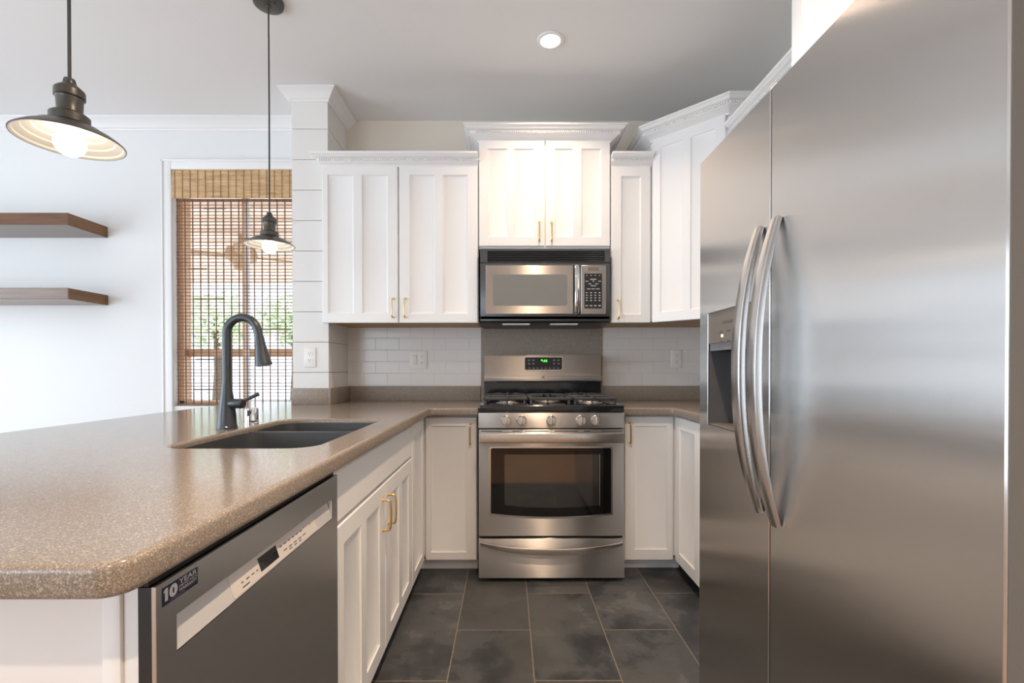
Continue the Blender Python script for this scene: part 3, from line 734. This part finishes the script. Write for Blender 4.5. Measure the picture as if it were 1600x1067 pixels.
for rr, n in ((.006, 5), (.013, 10), (.019, 14)):
    for k in range(n):
        a = 2*PI*k/n; p = s0+axn*Lh+(o1*math.cos(a)+o2*math.sin(a))*rr; b.cyl(p, p+axn*.003, .0017, n=8)
b.build('spray_nozzles', SILVER, sh)
b = MB(); b.cyl((fx+.015, fy-.004, .989), (fx+.066, fy-.016, .990), .0175, .0165, b=.004); hb_ = b.build('lever_hub', FAUCET, t)
b = MB(); b.tube([(fx+.052, fy-.012, .994), (fx+.085, fy-.013, 1.008), (fx+.117, fy-.014, 1.0235)], [.0055, .0058, .0072], 12); b.build('lever', FAUCET, hb_)
b = MB(); b.box(fx+.012, fx+.020, fy-.0335, fy-.0295, H+.006, H+.011, .001); b.build('badge', CHROME, t)
t = thing('air_gap_cap', 'small chrome air gap cap beside the faucet', 'air gap', (-.983, 1.861, H))
b = MB(); b.lathe([(0, H), (.026, H), (.026, H+.004), (.0245, H+.006), (.0245, H+.053), (.022, H+.058), (.016, H+.060), (0, H+.060)], (-.983, 1.861, 0)); b.build('cap', CHROME, t)
b = MB(); b.box(-.986, -.980, 1.8355, 1.838, H+.030, H+.052); b.build('vent_slot', SLOT, t, smooth=0)

# ------------------------------------------------------------------ dishwasher
DX = -.4355
t = thing('dishwasher', 'stainless dishwasher with pocket handle in the end of the peninsula', 'dishwasher', (-.74, .92, 0))
b = MB(); b.box(-1.03, DX-.022, .638, 1.236, .10, HB-.012); b.build('tub', BLACK, t, smooth=0)
Y0, Y1, Z0, Z1 = .598, 1.2375, .10, .8405
pk = (.636-Y0, 1.205-Y0, .739-Z0, .788-Z0)
b = MB(); b.door((DX, Y0, Z0), (0, 1, 0), (1, 0, 0), Y1-Y0, Z1-Z0, [], t=.005, ch=.0008, holes=[pk]); dd = b.build('door', STEELD, t)
b = MB(); b.box(DX-.0225, DX-.0165, Y0+.001, Y1-.001, Z0+.001, Z1-.001); b.box(DX-.0165, DX-.0052, Y0+.001, .634, Z0+.001, Z1-.001); b.box(DX-.0165, DX-.0052, 1.207, Y1-.001, Z0+.001, Z1-.001)
b.box(DX-.0165, DX-.0052, .634, 1.207, Z0+.001, .7375); b.box(DX-.0165, DX-.0052, .634, 1.207, .7895, Z1-.001); b.build('door_core', BLACK, dd, smooth=0)
b = MB(); b.box(DX-.05, DX-.010, Y0+.002, Y1-.001, Z1, HB-.004); b.build('top_gap_shade', GAP, t, smooth=0)  # black strip standing in for the shaded gap under the counter
b = MB(); ya, yb, za, zb = .6365, 1.2045, .7395, .7875; xo, xi = DX-.0012, DX-.0150
b.quad([(xo, ya, za), (xo, yb, za), (xi, yb, zb-.006), (xi, ya, zb-.006)]); b.quad([(xi, ya, zb-.006), (xi, yb, zb-.006), (xi, yb, zb), (xi, ya, zb)]); b.quad([(xi, ya, zb), (xi, yb, zb), (xo, yb, zb), (xo, ya, zb)])
for y in (ya, yb): b.quad([(xo, y, za), (xo, y, zb), (xi, y, zb)])
pc = b.build('pocket_handle', SILVER, dd, smooth=0)
SLU = Vector((0, 1, 0)); SLV = (Vector((xi, 0, zb-.006))-Vector((xo, 0, za))).normalized(); SLN = SLU.cross(SLV)
def onslope(y, v, n=.0): return Vector((xo, y, za)) + SLV*v + SLN*n
b = MB(); b.prism(rrect(.772, 1.112, .002, .040, .004, 3), 0, .0012, U=SLU, V=SLV, O=(xo, 0, za)); cp = b.build('control_strip', SILVERW, pc, smooth=0)
b = MB(); b.prism([(.861, .010), (.928, .010), (.928, .034), (.861, .034)], .0012, .0018, U=SLU, V=SLV, O=(xo, 0, za)); b.build('display', GLASSB, cp, smooth=0)
b = MB()
for y, v, l in [(.80, .016, .006), (.815, .016, .010), (.832, .016, .009), (.848, .016, .006), (.80, .008, .022), (.94, .024, .010), (.958, .024, .010), (.976, .024, .010), (.994, .024, .010), (1.012, .024, .010), (1.030, .024, .012), (1.05, .026, .004), (1.062, .026, .004), (1.08, .024, .005),
                (.95, .013, .014), (.972, .013, .014), (.994, .013, .014), (1.016, .013, .014), (1.038, .013, .014), (.972, .008, .012), (.994, .008, .012), (1.016, .008, .012)]:
    p = onslope(y, v, .0014); b.quad([p, p+SLU*l, p+SLU*l+SLV*.0022, p+SLV*.0022])
b.build('key_print', DARKTXT, cp, smooth=0)
b = MB(); b.prism([(.609, .810), (.679, .810), (.679, .8335), (.609, .8335)], .0001, .0005, U=(0, 1, 0), V=(0, 0, 1), O=(DX, 0, 0))
st = b.build('warranty_sticker', NAVY, dd, smooth=0); st['label'] = 'navy 10 year warranty sticker'
b = MB(); E_ = .0007
def tx(s_, y, z, wd_, h_, bold=0): b.text(s_, (DX, y, z), (0, 1, 0), (0, 0, 1), wd_, h_, ext=E_, bold=bold)
tx('0', .6215, .8150, .0155, .0165, .06); b.prism([(.6135, .8150), (.6190, .8150), (.6190, .8315), (.6145, .8315), (.6112, .8290), (.6112, .8262), (.6135, .8272)], E_-.0001, E_, U=(0, 1, 0), V=(0, 0, 1), O=(DX, 0, 0)); tx('YEAR', .6400, .8255, .0365, .0066, .015); tx('LIMITED PARTS', .6400, .8215, .0365, .0027, .01); tx('WARRANTY', .6400, .8155, .0365, .0046, .015)
tx('See your warranty for details', .622, .8118, .030, .0016)
b.build('sticker_print', STICKTXT, st, smooth=0)

# ------------------------------------------------------------------ range
t = thing('gas_range', 'stainless five burner gas range with black cooktop and oven door', 'range', (.227, 2.85, 0))
RL, RR_, RF = -.152, .606, 2.507
b = MB(); b.box(RL+.004, RR_-.004, RF+.04, 3.15, .03, .88); b.build('body', DARKCASE, t, smooth=0)
b = MB(); b.box(RL, RR_, RF-.002, 3.12, .8825, .922, .009, seg=4); b.build('cooktop', ENAMEL, t)
b = MB(); b.box(RL, RR_, RF, RF+.05, .802, .882, .003); cpn = b.build('control_panel', STEELR, t)
for kx in (-.007, .072, .226, .380, .459):
    b = MB(); b.lathe([(0, 0), (.0265, 0), (.0265, .004), (.024, .007), (.0235, .020), (.021, .024), (0, .0245)], (kx, RF, .8425), n=32, axis=(0, -1, 0))
    kn = b.build('knob', STEELHR, t)
    b = MB(); b.prism(rrect(-.0062, .0062, -.0225, .0225, .005, 4), .018, .036, U=(1, 0, 0), V=(0, 0, 1), O=(kx, RF, .8425), b=.002); b.build('grip', STEELHR, kn)
# oven door
dz0, dz1 = .241, .796
wl_, wr_, wt, wb, wbc = -.087, .536, .699, .361, .343
def winpoly(e=0, n=20):
    L, Rr, T = wl_-e, wr_+e, wt+e; pts = []
    for k in range(n+1):
        u = -1+2*k/n; pts.append(((L+Rr)/2+u*(Rr-L)/2, wbc-e+(wb-wbc)*u*u))
    return pts + [(Rr, T-.006), (Rr-.006, T), (L+.006, T), (L, T-.006)]
b = MB(); b.box(RL+.002, RR_-.002, RF, RF+.042, dz0, dz1, .004); dr = b.build('oven_door', STEELR, t)
def xz(p, y0, y1, mi=0): b.prism(p, -y0, -y1, mi, U=(1, 0, 0), V=(0, 0, 1))      # U x V = -Y
b = MB(); xz(winpoly(.008), RF+.001, RF-.0035); b.build('window_trim', STEELHR, dr)
b = MB(); xz(winpoly(0), RF, RF-.0042); og = b.build('oven_glass', GLASSB, dr, smooth=0)
b = MB(); xz([(-.016, .405), (.10, .393), (.24, .389), (.37, .393), (.469, .404), (.469, .666), (-.016, .666)], RF-.004, RF-.0048); b.build('viewing_window', GLASSW, og, smooth=0)
b = MB(); b.box(.474, .478, RF-.0055, RF-.0043, .40, .668); b.build('window_edge', STEELHR, og, smooth=0)
b = MB()
for z, segs in ((.787, ((-.137, -.030), (.023, .062), (.090, .215), (.243, .365), (.394, .428), (.487, .596))), (.7265, ((-.105, -.030), (.023, .062), (.090, .215), (.243, .365), (.394, .428), (.480, .555)))):
    for x0, x1 in segs:
        b = MB(); b.box(x0, x1, RF-.0006, RF+.001, z-.002, z+.0022); b.build('vent_slot', SLOT, dr, smooth=0)
b = MB(); b.tube([(RL+.010+(RR_-RL-.02)*k/20, RF-.040-.010*(1-(2*k/20-1)**2), .757) for k in range(21)], 0, n=20, flat=(Vector((0, 0, 1)), .0255, .0095))
hd = b.build('door_handle', STEELHR, dr, smooth=22)
for x in (RL+.022, RR_-.022):
    b = MB(); b.box(x-.012, x+.012, RF-.036, RF, .738, .776, .003); b.build('handle_mount', STEELHR, hd)
# drawer
b = MB(); b.box(RL+.006, RR_-.006, RF+.02, RF+.05, .222, .245); b.build('drawer_gap_shade', GAP, t, smooth=0)  # black box painted as the shade in the gap above the drawer
b = MB(); b.box(RL+.001, RR_+.001, RF-.002, RF+.04, .022, .229, .004); dw_ = b.build('drawer', STEELR, t)
b = MB(); n = 28; pts = []; hw = []
for k in range(n+1):
    u = -1+2*k/n; pts.append(((RL+RR_)/2+u*.366, RF-.004-.034*(1-u**4), .207-.036*(1-u*u))); hw.append(.0105+.0075*(1-u*u))
b.tube(pts, 0, n=16, flat=(Vector((0, 0, 1)), hw, .007)); b.build('drawer_handle', STEELHR, dw_, smooth=22)
b = MB(); b.box(RL+.03, RR_-.03, RF+.05, 3.1, 0, .03); b.build('plinth', GAP, t, smooth=0)
# backguard
b = MB(); n = 16; top = [(-.149+.747*(1-k/n), 1.193+.009*(1-(2*k/n-1)**2)) for k in range(n+1)]
xz([(-.149, 1.052), (.598, 1.052)] + top, 3.165, 3.092); b.bm.normal_update(); bgd = b.build('backguard', STEELR, t)
b = MB(); b.tube([(-.149+.747*k/10, 3.087, 1.047) for k in range(11)], 0, n=18, flat=(Vector((0, 0, 1)), .017, .011)); b.build('backguard_lip', STEELR, bgd)
b = MB(); b.box(-.149, .598, 3.105, 3.165, .921, 1.034); b.box(-.149, .598, 3.098, 3.106, 1.020, 1.034); b.build('lower_panel', ENAMEL, bgd, smooth=0)
for x0, x1 in ((-.07, .085), (.10, .50)):
    b = MB(); b.box(x0, x1, 3.0955, 3.0985, 1.021, 1.0275); b.build('vent_slot', SLOT, bgd, smooth=0)
b = MB(); xz(rrect(.107, .352, 1.100, 1.186, .008, 4), 3.095, 3.0895); b.build('clock_frame', STEELHR, bgd, smooth=0)
b = MB(); xz(rrect(.111, .348, 1.104, 1.182, .006, 4), 3.0905, 3.0885); ck = b.build('clock_panel', BLACK, bgd, smooth=0)
b = MB(); b.text('9:44', (.213, 3.0885, 1.150), (1, 0, 0), (0, 0, 1), .040, .020, ext=.0006, bold=.01); b.build('clock_digits', GREEN, ck, smooth=0)
b = MB()
for x, z in [(.130, 1.160), (.158, 1.160), (.130, 1.138), (.158, 1.138), (.290, 1.160), (.318, 1.160), (.290, 1.138), (.318, 1.138)]: b.box(x, x+.014, 3.0878, 3.0884, z, z+.008)
for k in range(8): b.box(.135+k*.026, .135+k*.026+.010, 3.0878, 3.0884, 1.111, 1.118)
b.build('clock_keys', mat('grey_print', (.22, .23, .23), .5), ck, smooth=0)
b = MB(); b.text('K', (.221, 3.076, 1.047), (1, 0, 0), (0, 0, 1), .018, .018, ext=.0004, bold=.02); b.build('emblem', DARKTXT, bgd, smooth=0)
# burners and grates
for (x, y, rr) in ((.0, 2.66, .042), (.0, 2.93, .036), (.227, 2.80, .050), (.454, 2.66, .046), (.454, 2.93, .036)):
    b = MB(); b.lathe([(0, .9215), (rr+.022, .9215), (rr+.020, .925), (rr+.004, .927), (rr, .934), (rr-.003, .936), (0, .936)], (x, y, 0)); bn = b.build('burner', ALU, t)
    b = MB(); b.lathe([(0, .936), (rr-.001, .936), (rr, .939), (rr-.004, .943), (0, .9445)], (x, y, 0)); b.build('burner_cap', IRON, bn)
def grate(x0, x1, burners):
    y0, y1 = 2.545, 3.055; zt, zl = .958, .9225; hw_ = .007; b = MB()
    def bar(p, q, hh=.008, ww=hw_):
        b.tube([p, q], 0, n=8, flat=(Vector((0, 0, 1)), hh, ww))
    # outer frame with wide cast wings that dip towards the cooktop
    for x, s_ in ((x0, 1), (x1, -1)):
        b.prism([(x, y0+.02), (x+s_*.022, y0+.03), (x+s_*.026, y1-.03), (x, y1-.02)] if s_ > 0 else [(x, y1-.02), (x+s_*.026, y1-.03), (x+s_*.022, y0+.03), (x, y0+.02)], zt-.012, zt-.001)
    for y in (y0+.03, y1-.03): bar((x0+.005, y, zt-.008), (x1-.005, y, zt-.008))
    ym = (y0+y1)/2
    if len(burners) == 2: bar((x0+.01, ym, zt-.008), (x1-.01, ym, zt-.008), .008, .012)
    for (bx, by) in burners:
        for k in range(4):
            a = k*PI/2; ux, uy = math.cos(a), math.sin(a); L = (x1-x0)/2-.012 if k % 2 == 0 else .115
            b.tube([(bx+ux*.026, by+uy*.026, zt-.004), (bx+ux*.05, by+uy*.05, zt), (bx+ux*L, by+uy*L, zt-.006)], 0, n=8, flat=(Vector((0, 0, 1)), .0085, .006))
        for k in range(4):
            a = PI/4+k*PI/2; b.tube([(bx+math.cos(a)*.07, by+math.sin(a)*.07, zt-.007), (bx+math.cos(a)*.125, by+math.sin(a)*.115, zt-.008)], 0, n=8, flat=(Vector((0, 0, 1)), .006, .005))
    for x in (x0+.014, x1-.014):
        for y in (y0+.035, y1-.035): b.cyl((x, y, zl), (x, y, zt-.008), .010, .008, n=12)
    b.build('grate', IRON, t)
grate(-.130, .106, [(.0, 2.66), (.0, 2.93)]); grate(.112, .342, [(.227, 2.80)]); grate(.348, .584, [(.454, 2.66), (.454, 2.93)])

# ------------------------------------------------------------------ microwave
t = thing('microwave', 'stainless over-the-range microwave mounted under the white cabinet', 'microwave', (.216, 3.0, 1.368))
ML, MR, MF = -.157, .590, 2.790
b = MB(); b.box(ML, MR, MF+.012, BACK-.016, 1.385, 1.802, .003); b.prism([(MF+.010, 1.420), (MF+.014, 1.392), (MF+.05, 1.372), (MF+.13, 1.368), (BACK-.02, 1.372), (BACK-.02, 1.420)], -MR+.002, -ML-.002, U=(0, 1, 0), V=(0, 0, 1), O=(0, 0, 0)) if False else None
b.build('case', DARKCASE, t)
b = MB(); b.prism([(MF+.012, 1.422), (MF+.012, 1.397), (MF+.03, 1.376), (MF+.13, 1.369), (BACK-.02, 1.372), (BACK-.02, 1.386)], ML+.001, MR-.001, U=(0, 1, 0), V=(0, 0, 1)); b.build('underside', BLACK, t, smooth=0)
b = MB()
for x0, x1 in ((-.03, .13), (.25, .41)):
    b = MB(); b.box(x0, x1, MF+.032, MF+.10, 1.3665, 1.3735); b.build('lamp_lens', SILVER, t, smooth=0)
b = MB(); b.door((ML, MF+.002, 1.7185), (1, 0, 0), (0, -1, 0), MR-ML, .0835, [], t=.012, ch=.004, holes=[(.042, MR-ML-.030, .006, .069)]); vg = b.build('vent_grille', DARKCASE, t)
b = MB(); b.box(ML+.043, MR-.031, MF+.009, MF+.0125, 1.7245, 1.7875, mi=1)
for k in range(5):
    z = 1.7285+k*.0122; b.prism([(MF+.003, z), (MF+.009, z+.004), (MF+.009, z+.007), (MF+.003, z+.004)], ML+.043, MR-.031, U=(0, 1, 0), V=(0, 0, 1))
b.build('louvers', [ENAMEL, GAP], vg, smooth=0)
b = MB(); b.box(ML, MR, MF, MF+.013, 1.410, 1.7165, .003); b.build('front_frame', DARKCASE, t)
b = MB(); b.door((-.125, MF-.010, 1.423), (1, 0, 0), (0, -1, 0), .503, .280, [], t=.010, ch=.003); md = b.build('door', STEELM, t)
b = MB(); xz(rrect(-.083, .343, 1.472, 1.650, .012, 5), MF-.009, MF-.0108); b.build('window', SCREEN, md, smooth=0)
b = MB(); b.tube([(.397, MF-.004, 1.424), (.397, MF-.022, 1.440), (.397, MF-.034, 1.50), (.397, MF-.037, 1.565), (.397, MF-.034, 1.63), (.397, MF-.022, 1.688), (.397, MF-.004, 1.704)], 0, n=16, flat=(Vector((1, 0, 0)), [.012, .013, .0135, .0135, .0135, .013, .012], .006)); b.build('handle', CHROME, md)
b = MB(); b.door((.422, MF-.010, 1.423), (1, 0, 0), (0, -1, 0), .142, .280, [], t=.010, ch=.003); mp = b.build('control_panel', STEELM, t)
b = MB(); xz([(.463, 1.671), (.523, 1.671), (.523, 1.691), (.463, 1.691)], MF-.0095, MF-.0108); b.build('display', TAUPE, mp, smooth=0)
b = MB(); xz([(.441, 1.456), (.542, 1.456), (.542, 1.655), (.441, 1.655)], MF-.0095, MF-.0110); kp = b.build('keypad', BLACK, mp, smooth=0)
b = MB()
def key(x, z, wd_=.010, h_=.004): b.box(x-wd_/2, x+wd_/2, MF-.0116, MF-.0109, z-h_/2, z+h_/2)
for k in range(4):
    key(.4545+k*.0245, 1.644, .008, .003)
    for z in (1.545, 1.530, 1.516, 1.501): key(.4545+k*.0245, z, .010, .0055)
    key(.4545+k*.0245, 1.471, .014, .006)
for x, z, w_ in ((.492, 1.622, .036), (.455, 1.611, .016), (.492, 1.611, .012), (.528, 1.611, .016), (.472, 1.596, .016), (.512, 1.596, .016), (.492, 1.585, .030), (.466, 1.567, .022), (.492, 1.567, .020), (.518, 1.567, .020)): key(x, z, w_, .0045)
b.build('key_print', LIGHTTXT, kp, smooth=0)

# ------------------------------------------------------------------ refrigerator
t = thing('refrigerator', 'large stainless side-by-side refrigerator with two bowed handles', 'refrigerator', (1.05, 1.06, 0))
FX = .6088
b = MB(); b.box(FX+.082, 1.48, .592, 1.530, .02, 1.745, .004); b.build('body', GREYSIDE, t)
b = MB(); b.box(FX+.05, FX+.082, .60, 1.525, .02, .062); b.build('kick_grille', BLACK, t, smooth=0)
fz0, fz1 = .066, 1.757
# freezer door (far) with dispenser hole; U runs towards -Y so that U x V faces -X
fy1, fy0 = 1.533, 1.1248
hole = (fy1-1.466, fy1-1.196, .940-fz0, 1.2765-fz0)
b = MB(); b.door((FX, fy1, fz0), (0, -1, 0), (-1, 0, 0), fy1-fy0, fz1-fz0, [], t=.078, ch=.002, holes=[hole]); fd = b.build('freezer_door', STEELF, t)
b = MB(); b.door((FX, 1.1195, fz0), (0, -1, 0), (-1, 0, 0), 1.1195-.589, fz1-fz0, [], t=.078, ch=.002); rd = b.build('fridge_door', STEELF, t)
b = MB(); b.box(FX+.0035, FX+.077, .5882, .5892, fz0+.002, fz1-.002); b.build('door_side', GREYSIDE, rd, smooth=0)
b = MB(); b.box(FX+.004, FX+.07, 1.1196, 1.1247, fz0+.002, fz1-.004); b.build('door_gap_shade', GAP, t, smooth=0)  # black fill in place of the shade in the seam between the doors
b = MB(); b.box(FX+.004, FX+.05, 1.108, 1.136, fz1, fz1+.006, .002); b.build('hinge_cover', SILVERW, t)
# dispenser
hy0, hy1, hz0, hz1 = 1.1965, 1.4655, .9405, 1.276
b = MB(); zp = 1.163; ci = FX+.075
b.quad([(ci, hy0, hz0), (ci, hy1, hz0), (ci, hy1, zp), (ci, hy0, zp)]); b.quad([(FX+.002, hy0, hz0), (FX+.002, hy1, hz0), (ci, hy1, hz0), (ci, hy0, hz0)]); b.quad([(FX+.010, hy0, zp), (FX+.010, hy1, zp), (ci, hy1, zp), (ci, hy0, zp)])
for y in (hy0, hy1): b.quad([(FX, y, hz0), (FX, y, zp), (ci, y, zp), (ci, y, hz0)])
cv = b.build('dispenser_cavity', CAVITY, fd, smooth=0)
b = MB(); b.box(FX+.02, FX+.030, 1.30, 1.36, 1.03, 1.162, .003); b.build('dispenser_paddle', mat('paddle_plastic', (.22, .23, .24), .2), cv)
b = MB(); b.box(FX+.001, FX+.07, hy0+.002, hy1-.002, hz0+.0005, hz0+.006, .002); b.build('drip_tray', TAUPE, cv)
b = MB(); b.box(FX+.001, FX+.05, hy0, hy1, zp+.022, hz1); b.box(FX+.004, FX+.05, hy0, hy1, zp, zp+.022, mi=1); dp = b.build('dispenser_panel', [TAUPE, mat('grey_dispenser_strip', (.17, .17, .18), .3)], fd, smooth=0)
b = MB(); LU = (0, -1, 0)
b.text('FRIGIDAIRE', (FX+.001, 1.371, 1.236), LU, (0, 0, 1), .062, .0085, ext=.0004); b.build('logo_print', DARKTXT, dp, smooth=0)
for y, z, l in ((1.392, 1.213, .022), (1.345, 1.213, .022), (1.385, 1.186, .014), (1.345, 1.186, .018)):
    b = MB(); b.box(FX+.0003, FX+.0009, y-l, y, z, z+.0035); b.build('button_print', DARKTXT, dp, smooth=0)
b = MB(); b.cyl((FX+.0012, 1.3745, 1.2035), (FX-.0004, 1.3745, 1.2035), .0042, n=14); b.build('indicator_lamp', LED, dp)
b = MB()
for y0, y1, z0, z1 in ((hy0-.004, hy1+.004, hz0-.004, hz0), (hy0-.004, hy1+.004, hz1, hz1+.002), (hy1, hy1+.004, hz0, hz1), (hy0-.004, hy0, hz0, hz1)): b.box(FX-.0025, FX+.002, y0, y1, z0, z1, .0008, seg=1)
b.build('dispenser_bezel', STEELH, fd)
def fridge_handle(y, parent, z0, z1):
    b = MB(); n = 24; pts = []; hw = []; ht = []
    for k in range(n+1):
        u = -1+2*k/n; s_ = 1-abs(u)**2.2
        pts.append((FX-.007-.050*s_, y, (z0+z1)/2+u*(z1-z0)/2)); hw.append(.0145+.006*s_); ht.append(.0065+.003*s_)
    b.tube(pts, 0, n=20, flat=(Vector((0, 1, 0)), hw, ht)); hd = b.build('handle', STEELH, parent, smooth=22)
fridge_handle(1.158, fd, .768, 1.446); fridge_handle(1.083, rd, .758, 1.447)

# ------------------------------------------------------------------ outlets and switch
def receptacle(b, x, z, y, mi=1):
    for dz in (.0205, -.0205):
        for dx in (-.006, .006): b.box(x+dx-.001, x+dx+.001, y-.0006, y+.001, z+dz+.001, z+dz+.009, mi=mi)
        b.cyl((x, y+.0005, z+dz-.007), (x, y-.0006, z+dz-.007), .0024, n=12, mi=mi)
def outlet(name, label, x, z, y, gang=1, grp=None):
    wd = .070 if gang == 1 else .116
    t = thing(name, label, 'outlet' if gang == 1 else 'switch plate', (x, y, z-.058), grp)
    b = MB(); b.box(x-wd/2, x+wd/2, y-.006, y-.0005, z-.058, z+.058, .0025, seg=3); b.build('cover_plate', PLATE, t)
    xs = [x] if gang == 1 else [x+.023]
    for xx in xs:
        b = MB()
        for dz in (.0205, -.0205): b.prism(rrect(xx-.0165, xx+.0165, z+dz-.0145, z+dz+.0145, .010, 5), -(y-.006), -(y-.0085), 0, U=(1, 0, 0), V=(0, 0, 1))
        receptacle(b, xx, z, y-.0085); b.build('receptacle', [PLATE, SLOT], t)
    if gang == 2:
        b = MB(); b.box(x-.023-.0165, x-.023+.0165, y-.0085, y-.006, z-.034, z+.034, .001); rk = b.build('rocker_frame', PLATE, t)
        b = MB(); b.prism([(y-.0085, z-.030), (y-.0085, z+.030), (y-.0125, z+.028), (y-.0095, z-.028)], x-.023-.013, x-.023+.013, U=(0, 1, 0), V=(0, 0, 1)); b.build('rocker', PLATE, rk)
outlet('wall_outlet', 'white outlet on the front of the shiplap pillar', -1.162, 1.178, PY)
outlet('switch_outlet_plate', 'white double plate with rocker switch and outlet on the left tile', -.587, 1.168, BACK-.008, 2)
outlet('wall_outlet', 'white outlet on the tiled splash right of the range', 1.115, 1.174, BACK-.008)

# ------------------------------------------------------------------ recessed light
t = thing('recessed_light', 'lit round recessed downlight in the kitchen ceiling', 'ceiling light', (.214, 2.418, CEILZ-.012))
b = MB(); b.lathe([(.047, CEILZ-.004), (.050, CEILZ-.009), (.064, CEILZ-.007), (.066, CEILZ-.0005), (.047, CEILZ-.0005)], (.214, 2.418, 0)); b.build('trim_ring', TRIM, t)
b = MB(); b.lathe([(0, CEILZ-.006), (.040, CEILZ-.0055), (.0475, CEILZ-.003), (.0475, CEILZ-.0008), (0, CEILZ-.0008)], (.214, 2.418, 0)); b.build('lens', CANEM, t)

# ------------------------------------------------------------------ pendants
def pendant(x, y, zr, rr, label):
    t = thing('pendant_lamp', label, 'pendant lamp', (x, y, zr), 'pendant lamps over the peninsula')
    k = rr/.1055; z = lambda v: zr+v*k
    out = [(.0125, .138), (.0135, .132), (.020, .127), (.0285, .119), (.0295, .115), (.0295, .101), (.0265, .099), (.0255, .096), (.0245, .066), (.0255, .064), (.034, .062), (.0385, .058), (.0385, .040), (.037, .039), (.042, .037), (.052, .032), (.064, .0285), (.066, .0265), (.085, .016), (.100, .005), (.1055, 0), (.1052, -.002)]
    inn = [(.102, -.0015), (.0985, .001), (.0975, .005), (.084, .0125), (.0825, .016), (.067, .0225), (.0655, .0265), (.050, .030), (.036, .034), (.0, .036)]
    b = MB(); b.lathe([(0, z(.138))] + [(a*k, z(c)) for a, c in out] + [(.1035*k, z(-.002))] , (x, y, 0), n=56); sh = b.build('lamp_shade', PEWTER, t)
    b = MB(); b.lathe([(.1035*k, z(-.002))] + [(a*k, z(c)) for a, c in inn], (x, y, 0), n=56); b.build('shade_lining', SHADEIN, sh, smooth=18)
    b = MB(); b.lathe([(.0105, z(.145)), (.0115, z(.142)), (.0115, z(.138)), (0, z(.138))][::-1] + [(0, z(.145))], (x, y, 0), n=20); b.build('strain_relief', CORD, t)
    b = MB(); rb = .031*k; cz_ = z(-.005)
    b.lathe([(0, cz_-rb)] + [(rb*math.sin(a), cz_-rb*math.cos(a)) for a in [PI*j/12 for j in range(1, 10)]] + [(.014*k, cz_+rb*1.05), (0, cz_+rb*1.05)], (x, y, 0), n=32); b.build('bulb', BULB, t)
    b = MB(); b.tube([(x, y, z(.148)), (x+.001, y, (z(.148)+CEILZ)/2), (x, y, CEILZ-.02)], .0036, 10); b.build('cord', CORD, t)
    b = MB(); b.lathe([(0, CEILZ-.031), (.009, CEILZ-.031), (.011, CEILZ-.026), (.050, CEILZ-.022), (.062, CEILZ-.016), (.065, CEILZ-.001), (0, CEILZ-.001)], (x, y, 0), n=40); cn = b.build('canopy', PEWTER, t)
    b = MB(); b.cyl((x+.038, y-.02, CEILZ-.026), (x+.038, y-.02, CEILZ-.020), .004, n=10); b.build('canopy_screw', SLOT, cn)
pendant(-1.031, 1.150, 1.648, .1055, 'nearer of the two pewter barn-shade pendants, in front of the white wall')
pendant(-1.061, 2.170, 1.661, .1055, 'farther pewter barn-shade pendant hanging in front of the bamboo blind')
for o in bpy.data.objects:
    if '_o' in o: del o['_o']
